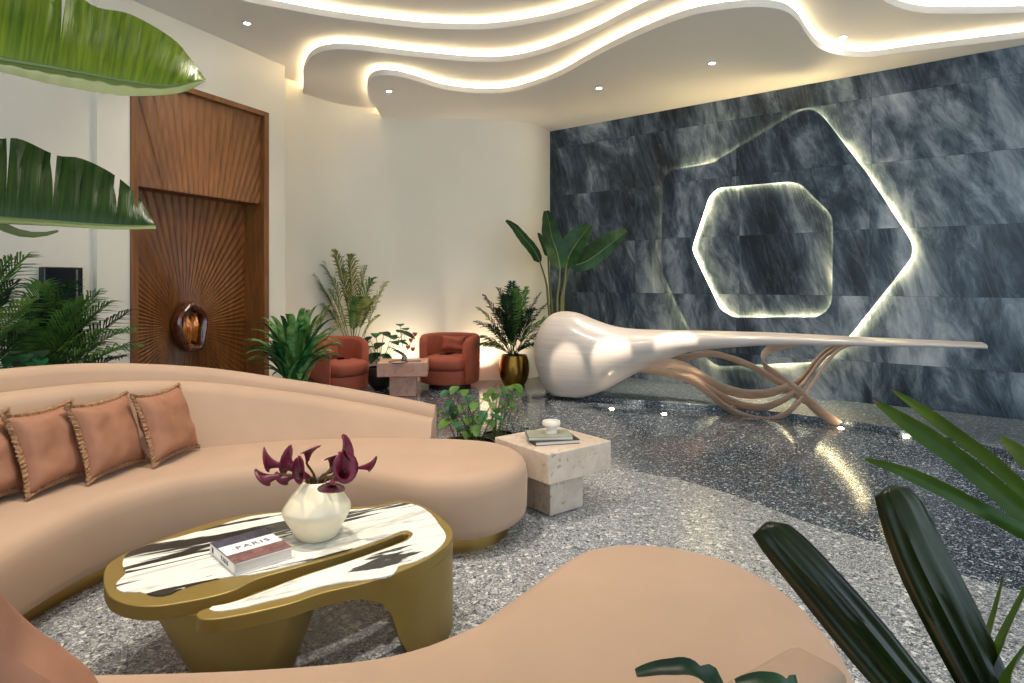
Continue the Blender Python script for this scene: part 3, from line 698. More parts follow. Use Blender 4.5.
for a in ((270,458,-.02,(-.9,-.2,.25),.11,.040,'burgundy calla pointing left, highest of the left cluster tips'),
          (268,478,-.05,(-1,-.15,-.22),.11,.034,'burgundy calla drooping left, lowest at the far left of the bunch'),
          (287,460,.0,(-.75,.1,.5),.10,.048,'wide burgundy calla between the left tip and the upright one'),
          (302,475,-.06,(-.5,-.5,.35),.09,.045,'burgundy calla just above the left shoulder of the vase rim'),
          (308,448,.04,(.05,.1,1),.075,.036,'upright burgundy calla standing alone at the top of the bunch'),
          (333,455,.05,(.1,.2,.9),.085,.042,'burgundy calla upright on the right, in front of the tallest'),
          (345,449,.02,(.55,.0,.55),.11,.046,'tallest burgundy calla on the right, its tip curling right'),
          (343,474,-.03,(.45,-.4,.5),.11,.052,'large burgundy calla at the right above the vase shoulder'),
          (332,486,-.11,(.1,-.8,-.45),.09,.046,'burgundy calla hanging forward over the vase rim'),
          (366,467,.0,(1,-.1,.14),.10,.026,'slim burgundy calla stretching far right on a thin stem'),
          (284,479,.03,(-.9,.1,-.3),.08,.028,'small burgundy calla drooping behind the left cluster')):
    calla(a[0]+(3 if a[0] < 300 else 0), a[1]+(6 if a[1] < 465 else 0), *a[2:])

# ------------------------------------------------------------------ stone tables
def slab_table(name, c, top, hh, slab, leg, rz, mat, label, kind, group=None):
    t = thing(name, c, label, kind, group); c = V(c)
    mb = MB(); mb.box(c+V((0,0,hh-slab/2)), (top[0], top[1], slab), rz); mb.build('tabletop', mat, t, smooth=False, bevel=.008)
    mb = MB(); mb.box(c+V((0,0,(hh-slab)/2+.002)), (leg[0], leg[1], hh-slab), rz); mb.build('pedestal', mat, t, smooth=False, bevel=.006)
    return t
RT = math.radians(38)
slab_table('side_table', (.268,4.265,.004), (.55,.55), .445, .19, (.29,.29), RT, M['trav'], 'chunky travertine side table with thick square top beside the sofa end', 'side table')
slab_table('side_table', (-1.43,8.45,0), (.64,.5), .45, .18, (.34,.3), math.radians(5), M['pink'], 'rose stone block side table between the two rust armchairs', 'side table')
bb = H(553, 441, .45)
th0 = math.radians(14)
book((bb.x+.0,bb.y+.0,.4495), .30, .20, .026, th0, 'dark covered book on the travertine table, under the other book', 'books on the travertine table', M['bookdark'])
book((bb.x-.03,bb.y+.015,.476), .29, .20, .022, th0-.16, 'grey green book on the travertine table, stone bowl on it', 'books on the travertine table', M['bookgrey'])
bo_ = V((bb.x-.01,bb.y+.02,.4995))
mb = MB(); mb.lathe([(.0,0),(.040,0),(.042,.012),(.030,.024),(.032,.038),(.058,.052),(.062,.068),(.056,.080),(.050,.080),(.048,.066),(.0,.058)], bo_, 28)
o = mb.build('stone_bowl', M['ceramic'], origin=bo_); tag(o, 'small ivory footed stone bowl standing on the stacked books', 'bowl')

# ------------------------------------------------------------------ armchairs
def armchair(c, rz, label, R=.42, hback=.74, ribs=True):
    c = V(c); t = thing('armchair', c, label, 'armchair', 'rust velvet tub armchairs'); Rm = Matrix.Rotation(rz, 3, 'Z')
    # local: +x is the facing direction
    def W(x, y, z): return c+Rm@V((x, y, z))
    mb = MB(); mb.lathe([(.0,0),(.30,0),(.30,.07),(.0,.07)], c, 32); mb.build('swivel_base', M['dark'], t)
    # U-shaped shell
    N = 44; rows = []
    A0 = math.radians(50)
    for i in range(N+1):
        f = i/N; a = A0+(2*math.pi-2*A0)*f; e = min(f, 1-f)*2
        h = hback*(.90+.10*min(1, e/.22)**.5) 
        ro = R*(1+ (.010*abs(math.sin(i*math.pi/2)) if ribs else 0)); ri = R-.10; x, y = math.cos(a), math.sin(a)
        sq = 1/max(abs(x), abs(y))**.22; ro *= sq; ri *= sq
        sec = [(ri,.10),(ri,.3),(ri+.004,h-.05),(ri+.022,h-.016),(ri+.05,h),(ro-.045,h),(ro-.018,h-.014),(ro,h-.05),(ro,.35),(ro-.012,.09),(ro-.03,.075),(ri+.02,.075)]
        rows.append([W(x*r, y*r, z) for r, z in sec])
    mb = MB(); mb.loft(rows); mb.build('tub_back', M['rust'], t, angle=60)
    # front rail + seat
    def disc(r, z0, z1, xo, rd, bulge=0):
        out = []
        for k in range(48):
            a = 2*math.pi*k/48; x, y = math.cos(a), math.sin(a); q = 1/max(abs(x), abs(y))**.35
            out.append(V((x*r*q+xo, y*r*q, 0)))
        pr = [(z0, rd),(z0+rd*.3, rd*.3),(z0+rd, 0),(z1-rd, 0),(z1-rd*.3, rd*.3),(z1, rd),(z1+bulge*.6, rd*2.6),(z1+bulge, rd*5)]
        return [[W(p.x, p.y, z) for p in inset(out, d)] for z, d in pr]
    mb = MB(); mb.loft(disc(.325, .075, .27, .08, .02)); mb.build('seat_rail', M['rust'], t)
    mb = MB(); mb.loft(disc(.32, .27, .445, .115, .05, .03)); mb.build('seat_cushion', M['rust'], t, angle=70)
    return t
ch1 = V((-.885,9.12,0)); r1 = math.radians(-104)
armchair(ch1, r1, 'rust velvet tub armchair facing the room, right of the rose stone table')
ch2 = V((-2.36,8.52,0)); r2 = math.radians(-32)
armchair(ch2, r2, 'rust velvet tub armchair half hidden by a bush, left of the rose stone table')
for c, r, lb, sd in ((ch1, r1, 'rust lumbar pillow in the armchair right of the stone table', 11), (ch2, r2, 'rust pleated pillow in the armchair left of the stone table', 13)):
    f = V((math.cos(r), math.sin(r), 0)); s = V((-f.y, f.x, 0))
    pillow(c-f*.16+V((0,0,.595)), s, V((0,0,1))-f*.25, .40, .12, lb, 'rust pillows in the armchairs', mat='rust', fringe=False, h=.24 if sd == 11 else .28, seed=sd)

# ------------------------------------------------------------------ reception desk
DA = V((.80,8.05,0)); DB = V((4.49,6.09,0)); DU = (DB-DA).normalized(); DN = V((DU.y, -DU.x, 0))   # toward the camera
if DN.y > 0: DN = -DN
def dpt(px, py, off=0.0):
    k = (px-512)/F; o = DA+DN*off; s = (k*o.y-o.x)/(DU.x-k*DU.y); q = o+DU*s; return V((q.x, q.y, EYE-(py-HY)/F*q.y))
topl = [(537,352),(538,338),(541,328.5),(546,320),(553,314),(561,311.5),(570,311.5),(580,313.8),(598.7,321.5),(618,327),(640,329.3),(668,330.2),(700,331),(766,333),(820,335.5),(864.5,337.7),(925,340.4),(984,343)]
botl = [(537,356),(538,366),(541,376),(546,387),(553,395),(561,399),(570,400),(580,399),(598.7,392.5),(618,383.5),(640,371),(668,359.5),(700,350),(766,344.5),(820,344.3),(864.5,345),(925,346.3),(984,347.8)]
hw = [.02,.13,.20,.27,.33,.36,.38,.39,.39,.38,.36,.34,.32,.29,.27,.25,.22,.19]
tl = cr([V((a,b,0)) for a,b in topl], 4); bl_ = cr([V((a,b,0)) for a,b in botl], 4); hwl = [p.x for p in cr([V((w,0,0)) for w in hw], 4)]
rings = []
for a, b, w in zip(tl, bl_, hwl):
    pt_, pb = dpt(a.x, a.y, 0), dpt(a.x, b.y, 0); zc = (pt_.z+pb.z)/2; hh = max(.012, (pt_.z-pb.z)/2)
    t_ = min(1, max(0, (a.x-620)/120)); ring = []
    for k in range(40):
        q = 2*math.pi*k/40; cx, sy = math.cos(q), math.sin(q)
        ex = 1-.35*t_                     # flatter top towards the slim end
        x = math.copysign(abs(cx)**ex, cx); y = math.copysign(abs(sy)**(ex), sy)
        if y < 0 and t_ < 1: x *= 1-.25*(1-t_)*abs(y)
        ring.append(V((pt_.x, pt_.y, max(zc+hh*y, .048)))+DN*(w*x))
    rings.append(ring)
desk = thing('reception_desk', DA, 'long sculptural pale desk tapering from a big rounded end to a slim tip', 'reception desk')
mb = MB(); mb.loft(rings); mb.build('desk_shell', M['desk'], desk, angle=70)
def ribbon(pts, w, th, twist=None, name='ribbon'):
    path = cr([dpt(x, y, o) for x, y, o in pts], 7); rings = []; m = len(path)
    for i, p in enumerate(path):
        t = (path[min(i+1,m-1)]-path[max(i-1,0)]).normalized(); f = i/(m-1)
        tw = (twist[0]+(twist[1]-twist[0])*f) if twist else 0
        s = (DN*math.cos(tw)+V((0,0,1))*math.sin(tw)); s = (s-t*s.dot(t)).normalized(); b = t.cross(s)
        ww = w(f) if callable(w) else w
        rings.append([p+(s*math.cos(q)*ww/2+b*math.sin(q)*th/2) for q in [2*math.pi*k/14 for k in range(14)]])
    mb = MB(); mb.loft(rings); return mb.build(name, M['copper'], desk, angle=75)
ribbon([(640,362,.05),(660,366,.05),(679.5,367,.05),(699,376,.04),(718.6,386.6,.02),(742,393.5,0),(765.5,393.5,0),(785,388,0),(800.6,380,0),(814,363,0),(826,350,0),(843,343.5,0)], lambda f: .24-.15*f, .03, (1.1,.5))
ribbon([(636,364,.02),(662,368,.02),(683.5,375,0),(703,386,-.02),(722.5,397,-.03),(742,405,-.03),(762,407.5,-.02),(781,401,0),(797,390,0),(808.5,377,0),(820,361,0),(833,350,0),(848,343.5,0)], lambda f: .20-.12*f, .03, (1.0,.5))
ribbon([(632,366,0),(660,370.5,0),(689,379,0),(709,393.5,-.03),(724.5,406,-.04),(744,416,-.04),(769,420,-.03),(785,414,-.01),(800.6,400,0),(812,384,0),(824,366,0),(838,350,0),(853,343.5,0)], lambda f: .18-.10*f, .03, (.95,.5))
ribbon([(800,342,.0),(785,345,.02),(770,349,.03),(763.5,357,.03),(766,367,.03),(777,376,.03),(797,391,.03),(816,408,.03),(838,425.3,.03)], lambda f: .15, .028, (.6,1.1))
ribbon([(676,358,.0),(688,357,0),(709,353.5,0),(732,358.5,0),(754,367.5,0),(773,379,0),(793,392.5,0),(806,402,.01)], lambda f: .12, .026, (.7,.9))
o = V((.28,9.0,0))
o = H(541, 397.5); mb = MB(); mb.lathe([(.12,0),(.12,.012),(.10,.018),(.0,.018)], o, 28); t = mb.build('floor_uplight', M['steel'], origin=o); tag(t, 'flat round metal uplight on the floor at the round desk end', 'floor light')

# ------------------------------------------------------------------ plants
def pot(kind, c, t, r, h, mat):
    mb = MB()
    if kind == 'egg': prof = [(.0,0),(r*.62,0),(r*.72,h*.05),(r*.93,h*.3),(r,h*.52),(r*.96,h*.78),(r*.84,h*.97),(r*.84,h),(r*.78,h),(r*.80,h*.9)]
    elif kind == 'bowl': prof = [(.0,0),(r*.42,0),(r*.72,h*.18),(r*.96,h*.5),(r,h*.72),(r*.90,h),(r*.84,h),(r*.86,h*.88)]
    else: prof = [(.0,0),(r*.80,0),(r*.84,h*.05),(r,h*.97),(r,h),(r*.92,h),(r*.90,h*.9)]
    mb.lathe(prof, c, 36, True, False); mb.build('pot', mat, t)
    mb = MB(); z = h*.88; mb.lathe([(.0,z-.01),(r*.79,z-.01),(r*.79,z),(.0,z+.02)], c, 24); mb.build('soil', M['soil'], t)
def blade(mb, path, width, side, fold=.25, nc=4, wavy=0.0, shape=None):
    """a leaf blade along path; width(f) half width; side vector; fold lifts both halves"""
    n = len(path); rows = []
    for i, p in enumerate(path):
        t = (path[min(i+1,n-1)]-path[max(i-1,0)]).normalized()
        s = V(side); s = (s-t*s.dot(t)); s = s.normalized() if s.length > 1e-6 else V((1,0,0)); u = t.cross(s)
        if u.z < 0: u = -u
        f = i/(n-1); w = width(f)
        rows.append([p+s*(w*(2*j/nc-1))+u*(abs(2*j/nc-1)*w*fold+wavy*w*math.sin(i*1.7+j*2.2)) for j in range(nc+1)])
    mb.grid(rows)
def frond(base, tip, lift, mat, t, npair=20, ll=.2, lw=.012, bare=.3, droop=.35, rach=.006, name='frond', fwd=.7):
    base, tip = V(base), V(tip); d = tip-base
    ctrl = base.lerp(tip, .45)+V((0,0,lift)); path = bez(base, ctrl, tip, 24)
    mb = MB(); mb.tube(path, [rach*(1-.75*i/24) for i in range(25)], 5)
    hz = V((d.x, d.y, 0)); sd = V((-hz.y, hz.x, 0)); sd = sd.normalized() if sd.length > .02 else V((1,0,0))
    vw = random.uniform(-.5, .5); 
    for k in range(npair):
        f = bare+(1-bare)*(k+.5)/npair; i = min(23, int(f*24)); p = path[i].lerp(path[i+1], f*24-i)
        tt = (path[i+1]-path[i]).normalized(); u = tt.cross(sd); 
        if u.z < 0: u = -u
        L_ = ll*(math.sin(math.pi*min(1,(f-bare)/(1-bare)*.86+.12))**.6)*random.uniform(.85,1.1)
        for sg in (1, -1):
            dirv = (sd*sg*(1-.4*f)+tt*(fwd+.5*f)+u*(.25+.15*random.uniform(-1,1))).normalized()
            a = p; m1 = p+dirv*L_*.5; e = p+dirv*L_+V((0,0,-droop*L_))
            wv = dirv.cross(u).normalized()*lw/2
            b = mb.add([a-wv*.5, a+wv*.5, m1+wv+u*.0, m1-wv, p+dirv*L_*.8+V((0,0,-droop*L_*.6))+wv*.6, p+dirv*L_*.8+V((0,0,-droop*L_*.6))-wv*.6, e])
            mb.face(b, b+1, b+2, b+3); mb.face(b+3, b+2, b+4, b+5); mb.face(b+5, b+4, b+6)
    return mb.build(name, mat, t, smooth=False)
def palm_px(c, Y, tips, label, mats, ll=.2, lw=.014, npair=20, potspec=None, base_z=.1, cat='potted plant', group=None, dY=.35, canes=True, lift=.25, base_sp=.05, name='potted_palm', bare=.35, droop=.35):
    t = thing(name, c, label, cat, group)
    if potspec: pot(potspec[0], V(c), t, potspec[1], potspec[2], potspec[3])
    for i, (x, y) in enumerate(tips):
        yy = Y+random.uniform(-dY, dY*.6); tip = P(x, y, yy)
        b = V(c)+V((random.uniform(-1,1)*base_sp, random.uniform(-1,1)*base_sp, base_z))
        L_ = (tip-b).length
        frond(b, tip, lift*L_*random.uniform(.7,1.3), mats[i % len(mats)], t, npair, ll*random.uniform(.85,1.15), lw, bare, droop)
    return t
# palm in the brass pot
c = V((.03,9.18,0)); 
palm_px(c, 9.1, [(512,283),(498,290),(527,288),(484,296),(541,293),(478,308),(546,305),(476,322),(549,318),(481,337),(544,332),(490,345),(538,345),(505,296),(520,300),(497,310),(532,310),(508,320),(489,325),(524,325),(515,290),(480,345)],
        'dark bushy palm in a rounded brass pot between armchair and desk', [M['palmd'], M['palmd'], M['palm']], ll=.30, lw=.026, npair=19, potspec=('egg',.22,.44,M['potbrass']), base_z=.42, lift=.16, bare=.25, dY=.28)
# tall areca palm behind the left chair
c = V((-2.28,9.18,0))
palm_px(c, 9.1, [(299,263),(318,256),(334,251),(349,256),(372,281),(386,284),(366,268),(330,292),(377,318),(312,278),(357,300),(342,270),(371,300),(322,305)],
        'tall feathery yellow green palm against the cream wall behind the left armchair', [M['palmy'], M['palm'], M['palmy']], ll=.33, lw=.02, npair=24, potspec=('cyl',.15,.30,M['potblack']), base_z=.28, lift=.28, bare=.42, dY=.22)
# low arching palm between the bush and the wall
# glossy strap leaved bush
def strapbush(c, Y, tips, label, mats, w=.03, potspec=None, base_z=.3, name='potted_bush', lift=.22, group=None, dY=.3, sp=.08, bareness=0):
    t = thing(name, c, label, 'potted plant', group)
    if potspec: pot(potspec[0], V(c), t, potspec[1], potspec[2], potspec[3])
    for i, (x, y) in enumerate(tips):
        tip = P(x, y, Y+random.uniform(-dY, dY*.7)); b = V(c)+V((random.uniform(-sp,sp), random.uniform(-sp,sp), base_z+random.uniform(0,.1)))
        L_ = (tip-b).length; path = bez(b, b.lerp(tip,.5)+V((0,0,lift*L_*random.uniform(.8,1.3))), tip, 9)
        sd = (tip-b).cross(V((0,0,1))); sd = sd if sd.length > .01 else V((1,0,0)); ww = w*random.uniform(.8,1.2)
        mb = MB(); blade(mb, path, lambda f: ww*(.25+.75*math.sin(math.pi*min(1, f*.9+.08))**.8)*(1 if f < .97 else .2), sd, .3)
        mb.build('leaf', mats[i % len(mats)], t, angle=80)
    return t
bt = []
random.seed(21)
for i in range(78):
    a = random.uniform(-.35, math.pi+.35); r = random.uniform(.4, 1)
    bt.append((294+math.cos(a)*r*53, 352-math.sin(a)*r*46))
bt += [(242,341),(243,352),(250,330),(262,322),(275,318),(290,314),(305,309),(318,305),(330,307),(340,318),(345,330),(342,342),(246,361),(255,372),(335,352),(272,376),(300,380)]
c = V((-2.28,6.75,0))
strapbush(c, 6.7, bt, 'large glossy green leafy bush between the wooden door and the left armchair', [M['bush'], M['palm'], M['bush'], M['mint']], w=.037, potspec=('cyl',.24,.40,M['potblack']), base_z=.38, lift=.42)
# arching yellow palm behind the bush
c = V((-2.62,8.05,0))
palm_px(c, 7.95, [(300,318),(308,311),(330,306),(322,318),(345,322),(292,330)], 'arching olive palm fronds rising behind the glossy bush', [M['palmy']], ll=.17, lw=.016, npair=16, potspec=('cyl',.12,.26,M['potblack']), base_z=.24, lift=.3, bare=.4, dY=.1)
# left palms
random.seed(5)
c = V((-3.72,4.85,0))
palm_px(c, 4.75, [(42,285),(60,290),(75,283),(96,293),(110,303),(128,312),(141,345),(134,330),(38,300),(30,310),(55,305),(90,318),(104,330),(120,348),(70,310),(45,330),(84,300),(62,320),(100,345),(30,325),(126,356)],
        'bushy green palm in front of the black wall panel, left of the wooden door', [M['palm'], M['palm'], M['palmd']], ll=.34, lw=.014, npair=30, potspec=('cyl',.2,.4,M['potblack']), base_z=.38, lift=.22, bare=.22, dY=.25)
c = V((-3.75,4.1,0))
palm_px(c, 3.9, [(24,258),(6,262),(-30,250),(14,283),(30,300),(2,300),(-20,290),(10,330),(-10,320),(25,335)],
        'tall dark green palm cut off by the left edge of the photo', [M['palm'], M['palmd']], ll=.36, lw=.014, npair=34, potspec=('cyl',.2,.4,M['potblack']), base_z=.38, lift=.2, bare=.25, dY=.2)
# round-leaved plants
def leafy(c, Y, spots, label, mats, size=.07, potspec=None, base_z=.2, dY=.15, group=None, name='leafy_plant', cat='potted plant', heart=True, sp=.04):
    t = thing(name, c, label, cat, group)
    if potspec: pot(potspec[0], V(c), t, potspec[1], potspec[2], potspec[3])
    for i, (x, y) in enumerate(spots):
        tip = P(x, y, Y+random.uniform(-dY, dY)); b = V(c)+V((random.uniform(-sp,sp), random.uniform(-sp,sp), base_z))
        st_path = bez(b, b.lerp(tip,.5)+V((0,0,(tip-b).length*.15)), tip, 6)
        mb = MB(); mb.tube(st_path, .0045, 5); so = mb.build('stalk', M['stem'], t)
        d = V((tip.x-c[0]+random.uniform(-.1,.1), tip.y-c[1]-.15+random.uniform(-.15,.1), 0)); d = d.normalized() if d.length > .01 else V((1,0,0))
        d = (d+V((0,0,random.uniform(-.55,-.05)))).normalized(); s_ = size*random.uniform(.75,1.25)
        path = [tip+d*s_*(k/7*2-.55)+V((0,0,-.22*s_*(k/7)**2)) for k in range(8)]
        sd = d.cross(V((0,0,1)))
        mb = MB(); blade(mb, path, lambda f: s_*.72*max(.03, math.sin(math.pi*(f**.62)))**.75, sd, .18, wavy=.03)
        mb.build('leaf', mats[i % len(mats)], so, angle=80)
    return t
random.seed(3)
c = V((-1.83,8.92,0))
leafy(c, 8.9, [(369,338),(376,334),(384,333),(392,336),(400,342),(372,347),(380,344),(390,348),(397,352),(375,355),(385,356),(404,333),(366,343),(393,342)],
      'broad leaved green plant in a dark round bowl behind the rose stone table', [M['palmd'], M['mint'], M['palmd']], size=.105, potspec=('bowl',.21,.30,M['potbrown']), base_z=.28)
c = V((-1.42,8.42,.44)); t = thing('bud_vase', c, 'small vase of green leaves and coral flowers on the rose stone table', 'vase of flowers')
mb = MB(); mb.lathe([(.0,0),(.03,0),(.036,.03),(.02,.075),(.018,.09),(.013,.09)], c, 18); mb.build('vase_body', M['steel'], t)
for x, y, big in ((400,331,1),(395,338,1),(405,329,1),(402,341,0),(400,325,0)):
    tip = P(x, y, 8.4); mb = MB(); mb.tube(bez(c+V((0,0,.06)), c.lerp(tip,.6)+V((0,0,.04)), tip, 5), .003, 5); so = mb.build('stalk', M['stem'], t)
    d = V((random.uniform(-1,1), -.5, -.1)).normalized(); mb = MB(); blade(mb, [tip+d*.07*(k/6*2-.8) for k in range(7)], lambda f: .06*max(.05, math.sin(math.pi*f**.7)), d.cross(V((0,0,1))), .2); mb.build('leaf', M['mint'], so)
for x, y in ((411,341),(415,335),(408,348),(413,350)):
    tip = P(x, y, 8.4); mb = MB(); mb.tube(bez(c+V((0,0,.06)), c.lerp(tip,.6)+V((0,0,.02)), tip, 5), .003, 5); so = mb.build('stalk', M['cane'], t)
    mb = MB(); mb.lathe([(.004,-.02),(.022,0),(.034,.03),(.030,.034),(.006,.005)], tip, 12); mb.build('flower_head', M['coral'], so)
tr = V((-1.47,8.28,.44)); mb = MB(); mb.lathe([(.0,0),(.10,0),(.13,.012),(.13,.018),(.10,.008),(.0,.006)], tr, 28); ob = mb.build('tray', M['black'], origin=tr); tag(ob, 'black round tray on the rose stone table', 'tray')
bk_ = V((-1.27,8.33,.44)); book(bk_, .17, .13, .022, .2, 'small dark book lying on the right side of the rose stone table', None, M['bookdark'])
# foliage behind the sofa end
random.seed(12)
c = V((-.36,5.15,0))
leafy(c, 4.95, [(446,392),(455,388),(464,391),(450,402),(462,407),(474,404),(470,397),(455,414),(468,419),(482,413),(492,404),(447,421),(461,429),(476,427),(489,421),(452,408),(484,399),(468,433),(458,423),(478,418),(441,411),(494,416)],
      'low green broad leaved plant growing behind the rounded sofa end', [M['mint'], M['palm'], M['lime']], size=.058, potspec=('bowl',.26,.20,M['potblack']), base_z=.17, dY=.22, sp=.12)
c = V((-.12,5.62,0))
leafy(c, 5.6, [(493,390),(503,388),(512,387),(518,393),(508,396),(497,395),(516,386),(488,394),(503,403),(512,405),(497,409)],
      'bright lime green leafy plant standing just beyond the darker one, near the brass pot', [M['lime'], M['lime'], M['palm']], size=.058, potspec=('bowl',.15,.16,M['potblack']), base_z=.13, dY=.12, sp=.06)
# small plant at far left behind sofa
random.seed(2)
c = V((-3.35,4.35,0))
leafy(c, 4.2, [(18,352),(26,356),(34,353),(40,360),(22,362),(33,363),(42,352),(12,358)], 'small round leaved plant peeking over the sofa back at the far left', [M['palmd'], M['mint']], size=.06, potspec=('cyl',.12,.3,M['potblack']), base_z=.28, dY=.08)

# bird of paradise by the marble corner
def paddle(t, base, path_px, Y, wl, wr, mat, stem_pts, fold=.2, split=None, sidev=(0,-1,0), taper=1.0, w0=.25, n=14):
    """stem from base, then a paddle leaf following path_px; wl / wr half widths each side in metres"""
    pts = cr([P(x, y, Y+dy) for x, y, dy in path_px], 6)
    pts = resample(pts, n+1, False)
    sp = cr([V(base)]+[V(q) for q in stem_pts]+[pts[0]], 6); mb = MB(); mb.tube(sp, [.022-.012*i/(len(sp)-1) for i in range(len(sp))], 7); so = mb.build('stalk', M['cane'], t)
    rows = []; NC = 8
    for i, p in enumerate(pts):
        tt = (pts[min(i+1,n)]-pts[max(i-1,0)]).normalized(); s = tt.cross(V(sidev)).normalized(); u = s.cross(tt)
        f = i/n; g = max(.02, math.sin(math.pi*min(1, (f*(1-w0)+w0)**1.0*.97))**.6)*taper if f > .02 else .3
        row = []
        for j in range(NC+1):
            q = 2*j/NC-1; w = (wl if q < 0 else wr)*g
            rip = .012*math.sin(i*2.3+abs(q)*2)*abs(q)
            row.append(p+s*(q*w)+V(sidev)*0+u*(fold*abs(q)*w+rip))
        rows.append(row)
    mb = MB(); mb.grid(rows); o = mb.build('leaf', mat, so, angle=80)
    mb = MB(); mb.tube(pts, [.010*(1-.8*i/n) for i in range(n+1)], 6); mb.build('midrib', M['rib'], so)
    return o
c = V((.64,8.93,0)); bop = thing('bird_of_paradise', c, 'tall bird of paradise plant with broad dark leaves behind the desk end', 'potted plant')
pot('cyl', c, bop, .2, .42, M['potblack'])
B = c+V((0,0,.38)); Yb = 9.0
paddle(bop, B+V((-.05,0,0)), [(540,262,0),(534,250,0),(524,238,0),(514,226,0),(506,220.5,0)], Yb, .09, .06, M['bopleaf'], [P(548,300,Yb), P(546,282,Yb)], fold=.5, sidev=(.1,-1,.1))
paddle(bop, B+V((-.02,.03,0)), [(548,256,0),(545,246,0),(541,238,0),(538,233,0)], Yb+.1, .05, .05, M['bopleaf'], [P(551,300,Yb+.1), P(549,275,Yb+.1)], fold=.4, sidev=(0,-1,0))
paddle(bop, B+V((.02,-.04,0)), [(560,268,0),(557,252,-.03),(552,238,-.03),(549,222,0),(546,211,.03)], Yb-.1, .17, .13, M['bopleaf'], [P(557,305,Yb-.1), P(559,285,Yb-.1)], fold=.35, sidev=(.3,-1,0))
paddle(bop, B+V((.05,0,0)), [(566,268,0),(569,256,0),(576,244,0),(584,233,0),(590,225,.05)], Yb, .19, .15, M['bopleaf'], [P(561,305,Yb), P(564,285,Yb)], fold=.25, sidev=(-.2,-1,.15))
paddle(bop, B+V((.07,.04,0)), [(570,266,0),(585,262,0),(600,252,0),(614,241,0),(627,231,.05)], Yb+.1, .20, .12, M['bopleaf'], [P(563,305,Yb+.1), P(565,285,Yb+.1)], fold=.25, sidev=(.1,-1,-.1))

# banana leaves reaching in from the upper left
c = V((-2.75,1.05,0)); ban = thing('banana_plant', c, 'tall banana plant whose two big torn leaves reach in at the upper left', 'potted plant')
pot('cyl', c, ban, .25, .5, M['potblack'])
def bigleaf(Yd, rib, up_edge, lo_edge, mat, mat2, stem, cuts=(), lean=.25):
    """midrib, upper and lower outlines are given at depth Yd; the halves swing back / forward so the leaf is a real folded blade"""
    n = 44
    R_ = resample(cr([V((x,y,0)) for x,y in rib], 8), n+1, False); U_ = resample(cr([V((x,y,0)) for x,y in up_edge], 8), n+1, False); D_ = resample(cr([V((x,y,0)) for x,y in lo_edge], 8), n+1, False)
    def pt(q, d): return P(q.x, q.y, Yd+d)
    rb = [pt(q, -.10+.25*i/n) for i, q in enumerate(R_)]
    sp = cr([V(c)+V((0,0,.45))]+[V(q) for q in stem]+[rb[0]], 6); mb = MB(); mb.tube(sp, [.035-.02*i/(len(sp)-1) for i in range(len(sp))], 8); so = mb.build('stalk', M['cane'], ban)
    def vuv(o, cols):
        uvl = o.data.uv_layers.new(name='UVMap')
        for l in o.data.loops: uvl.data[l.index].uv = ((l.vertex_index//cols)/n, (l.vertex_index % cols)/(cols-1))
    for E, sg, mt, nm in ((U_, 1, mat, 'leaf'), (D_, -1, mat2, 'leaf_underside')):
        seg = []; start = 0; cutset = sorted([int(k*n) for k, _ in cuts]) if sg == 1 else []
        mb = MB(); K = 8
        bounds = [0]+cutset+[n]
        for a, b in zip(bounds[:-1], bounds[1:]):
            rows = []
            for i in range(a, b+1):
                e = E[i].copy()
                row = []
                for j in range(K+1):
                    f = j/K; gap = 0
                    if sg == 1 and i == b and b != n: gap = -dict((int(k*n), g) for k, g in cuts)[b]*max(0, f-.35)/.65
                    q = R_[i].lerp(V((e.x+gap, e.y, 0)), f)
                    rip = .012*math.sin(i*1.9)*f
                    row.append(pt(q, -.10+.25*i/n+sg*lean*f*(1-.6*i/n)*.8*math.sin(f*1.7)+rip))
                rows.append(row)
            mb.grid(rows)
        vuv(mb.build(nm, mt, so, angle=80), K+1)
    mb = MB(); mb.tube(rb, [.012*(1-.85*i/n) for i in range(n+1)], 6); mb.build('midrib', M['rib'], so)
bigleaf(1.9, [(-90,40),(-40,50),(0,59),(60,69),(120,80),(165,86),(203,80)], [(-90,-80),(-50,-80),(0,-60),(50,-35),(90,4),(130,14),(172,38),(190,58),(206,80)],
        [(-90,60),(-40,66),(0,72),(50,84),(100,93),(135,96),(180,93),(206,81)], M['banana'], M['rib'], [V((-2.7,1.15,1.6)), P(-140,20,1.75)], cuts=((.50,7),))
bigleaf(1.75, [(-100,205),(-50,214),(0,219),(50,222),(100,225),(130,226),(156,226)], [(-100,120),(-50,125),(-5,138),(20,139),(56,155),(80,158),(110,172),(135,192),(148,212)],
        [(-100,220),(-50,222),(0,224),(50,226),(100,229),(125,229.5),(156,229)], M['banana2'], M['rib'], [V((-2.6,1.15,1.35)), P(-150,190,1.65)], cuts=((.42,4),(.60,8),(.86,9),(.94,5)), lean=.2)
# curled scrap of the second leaf
mb = MB(); blade(mb, [P(x,y,1.75) for x,y in ((-8,222),(4,228),(18,233),(32,235),(46,234),(58,231))], lambda f: .016*(1-f*.8), (0,-.3,1), .3); mb.build('leaf_scrap', M['rib'], ban)

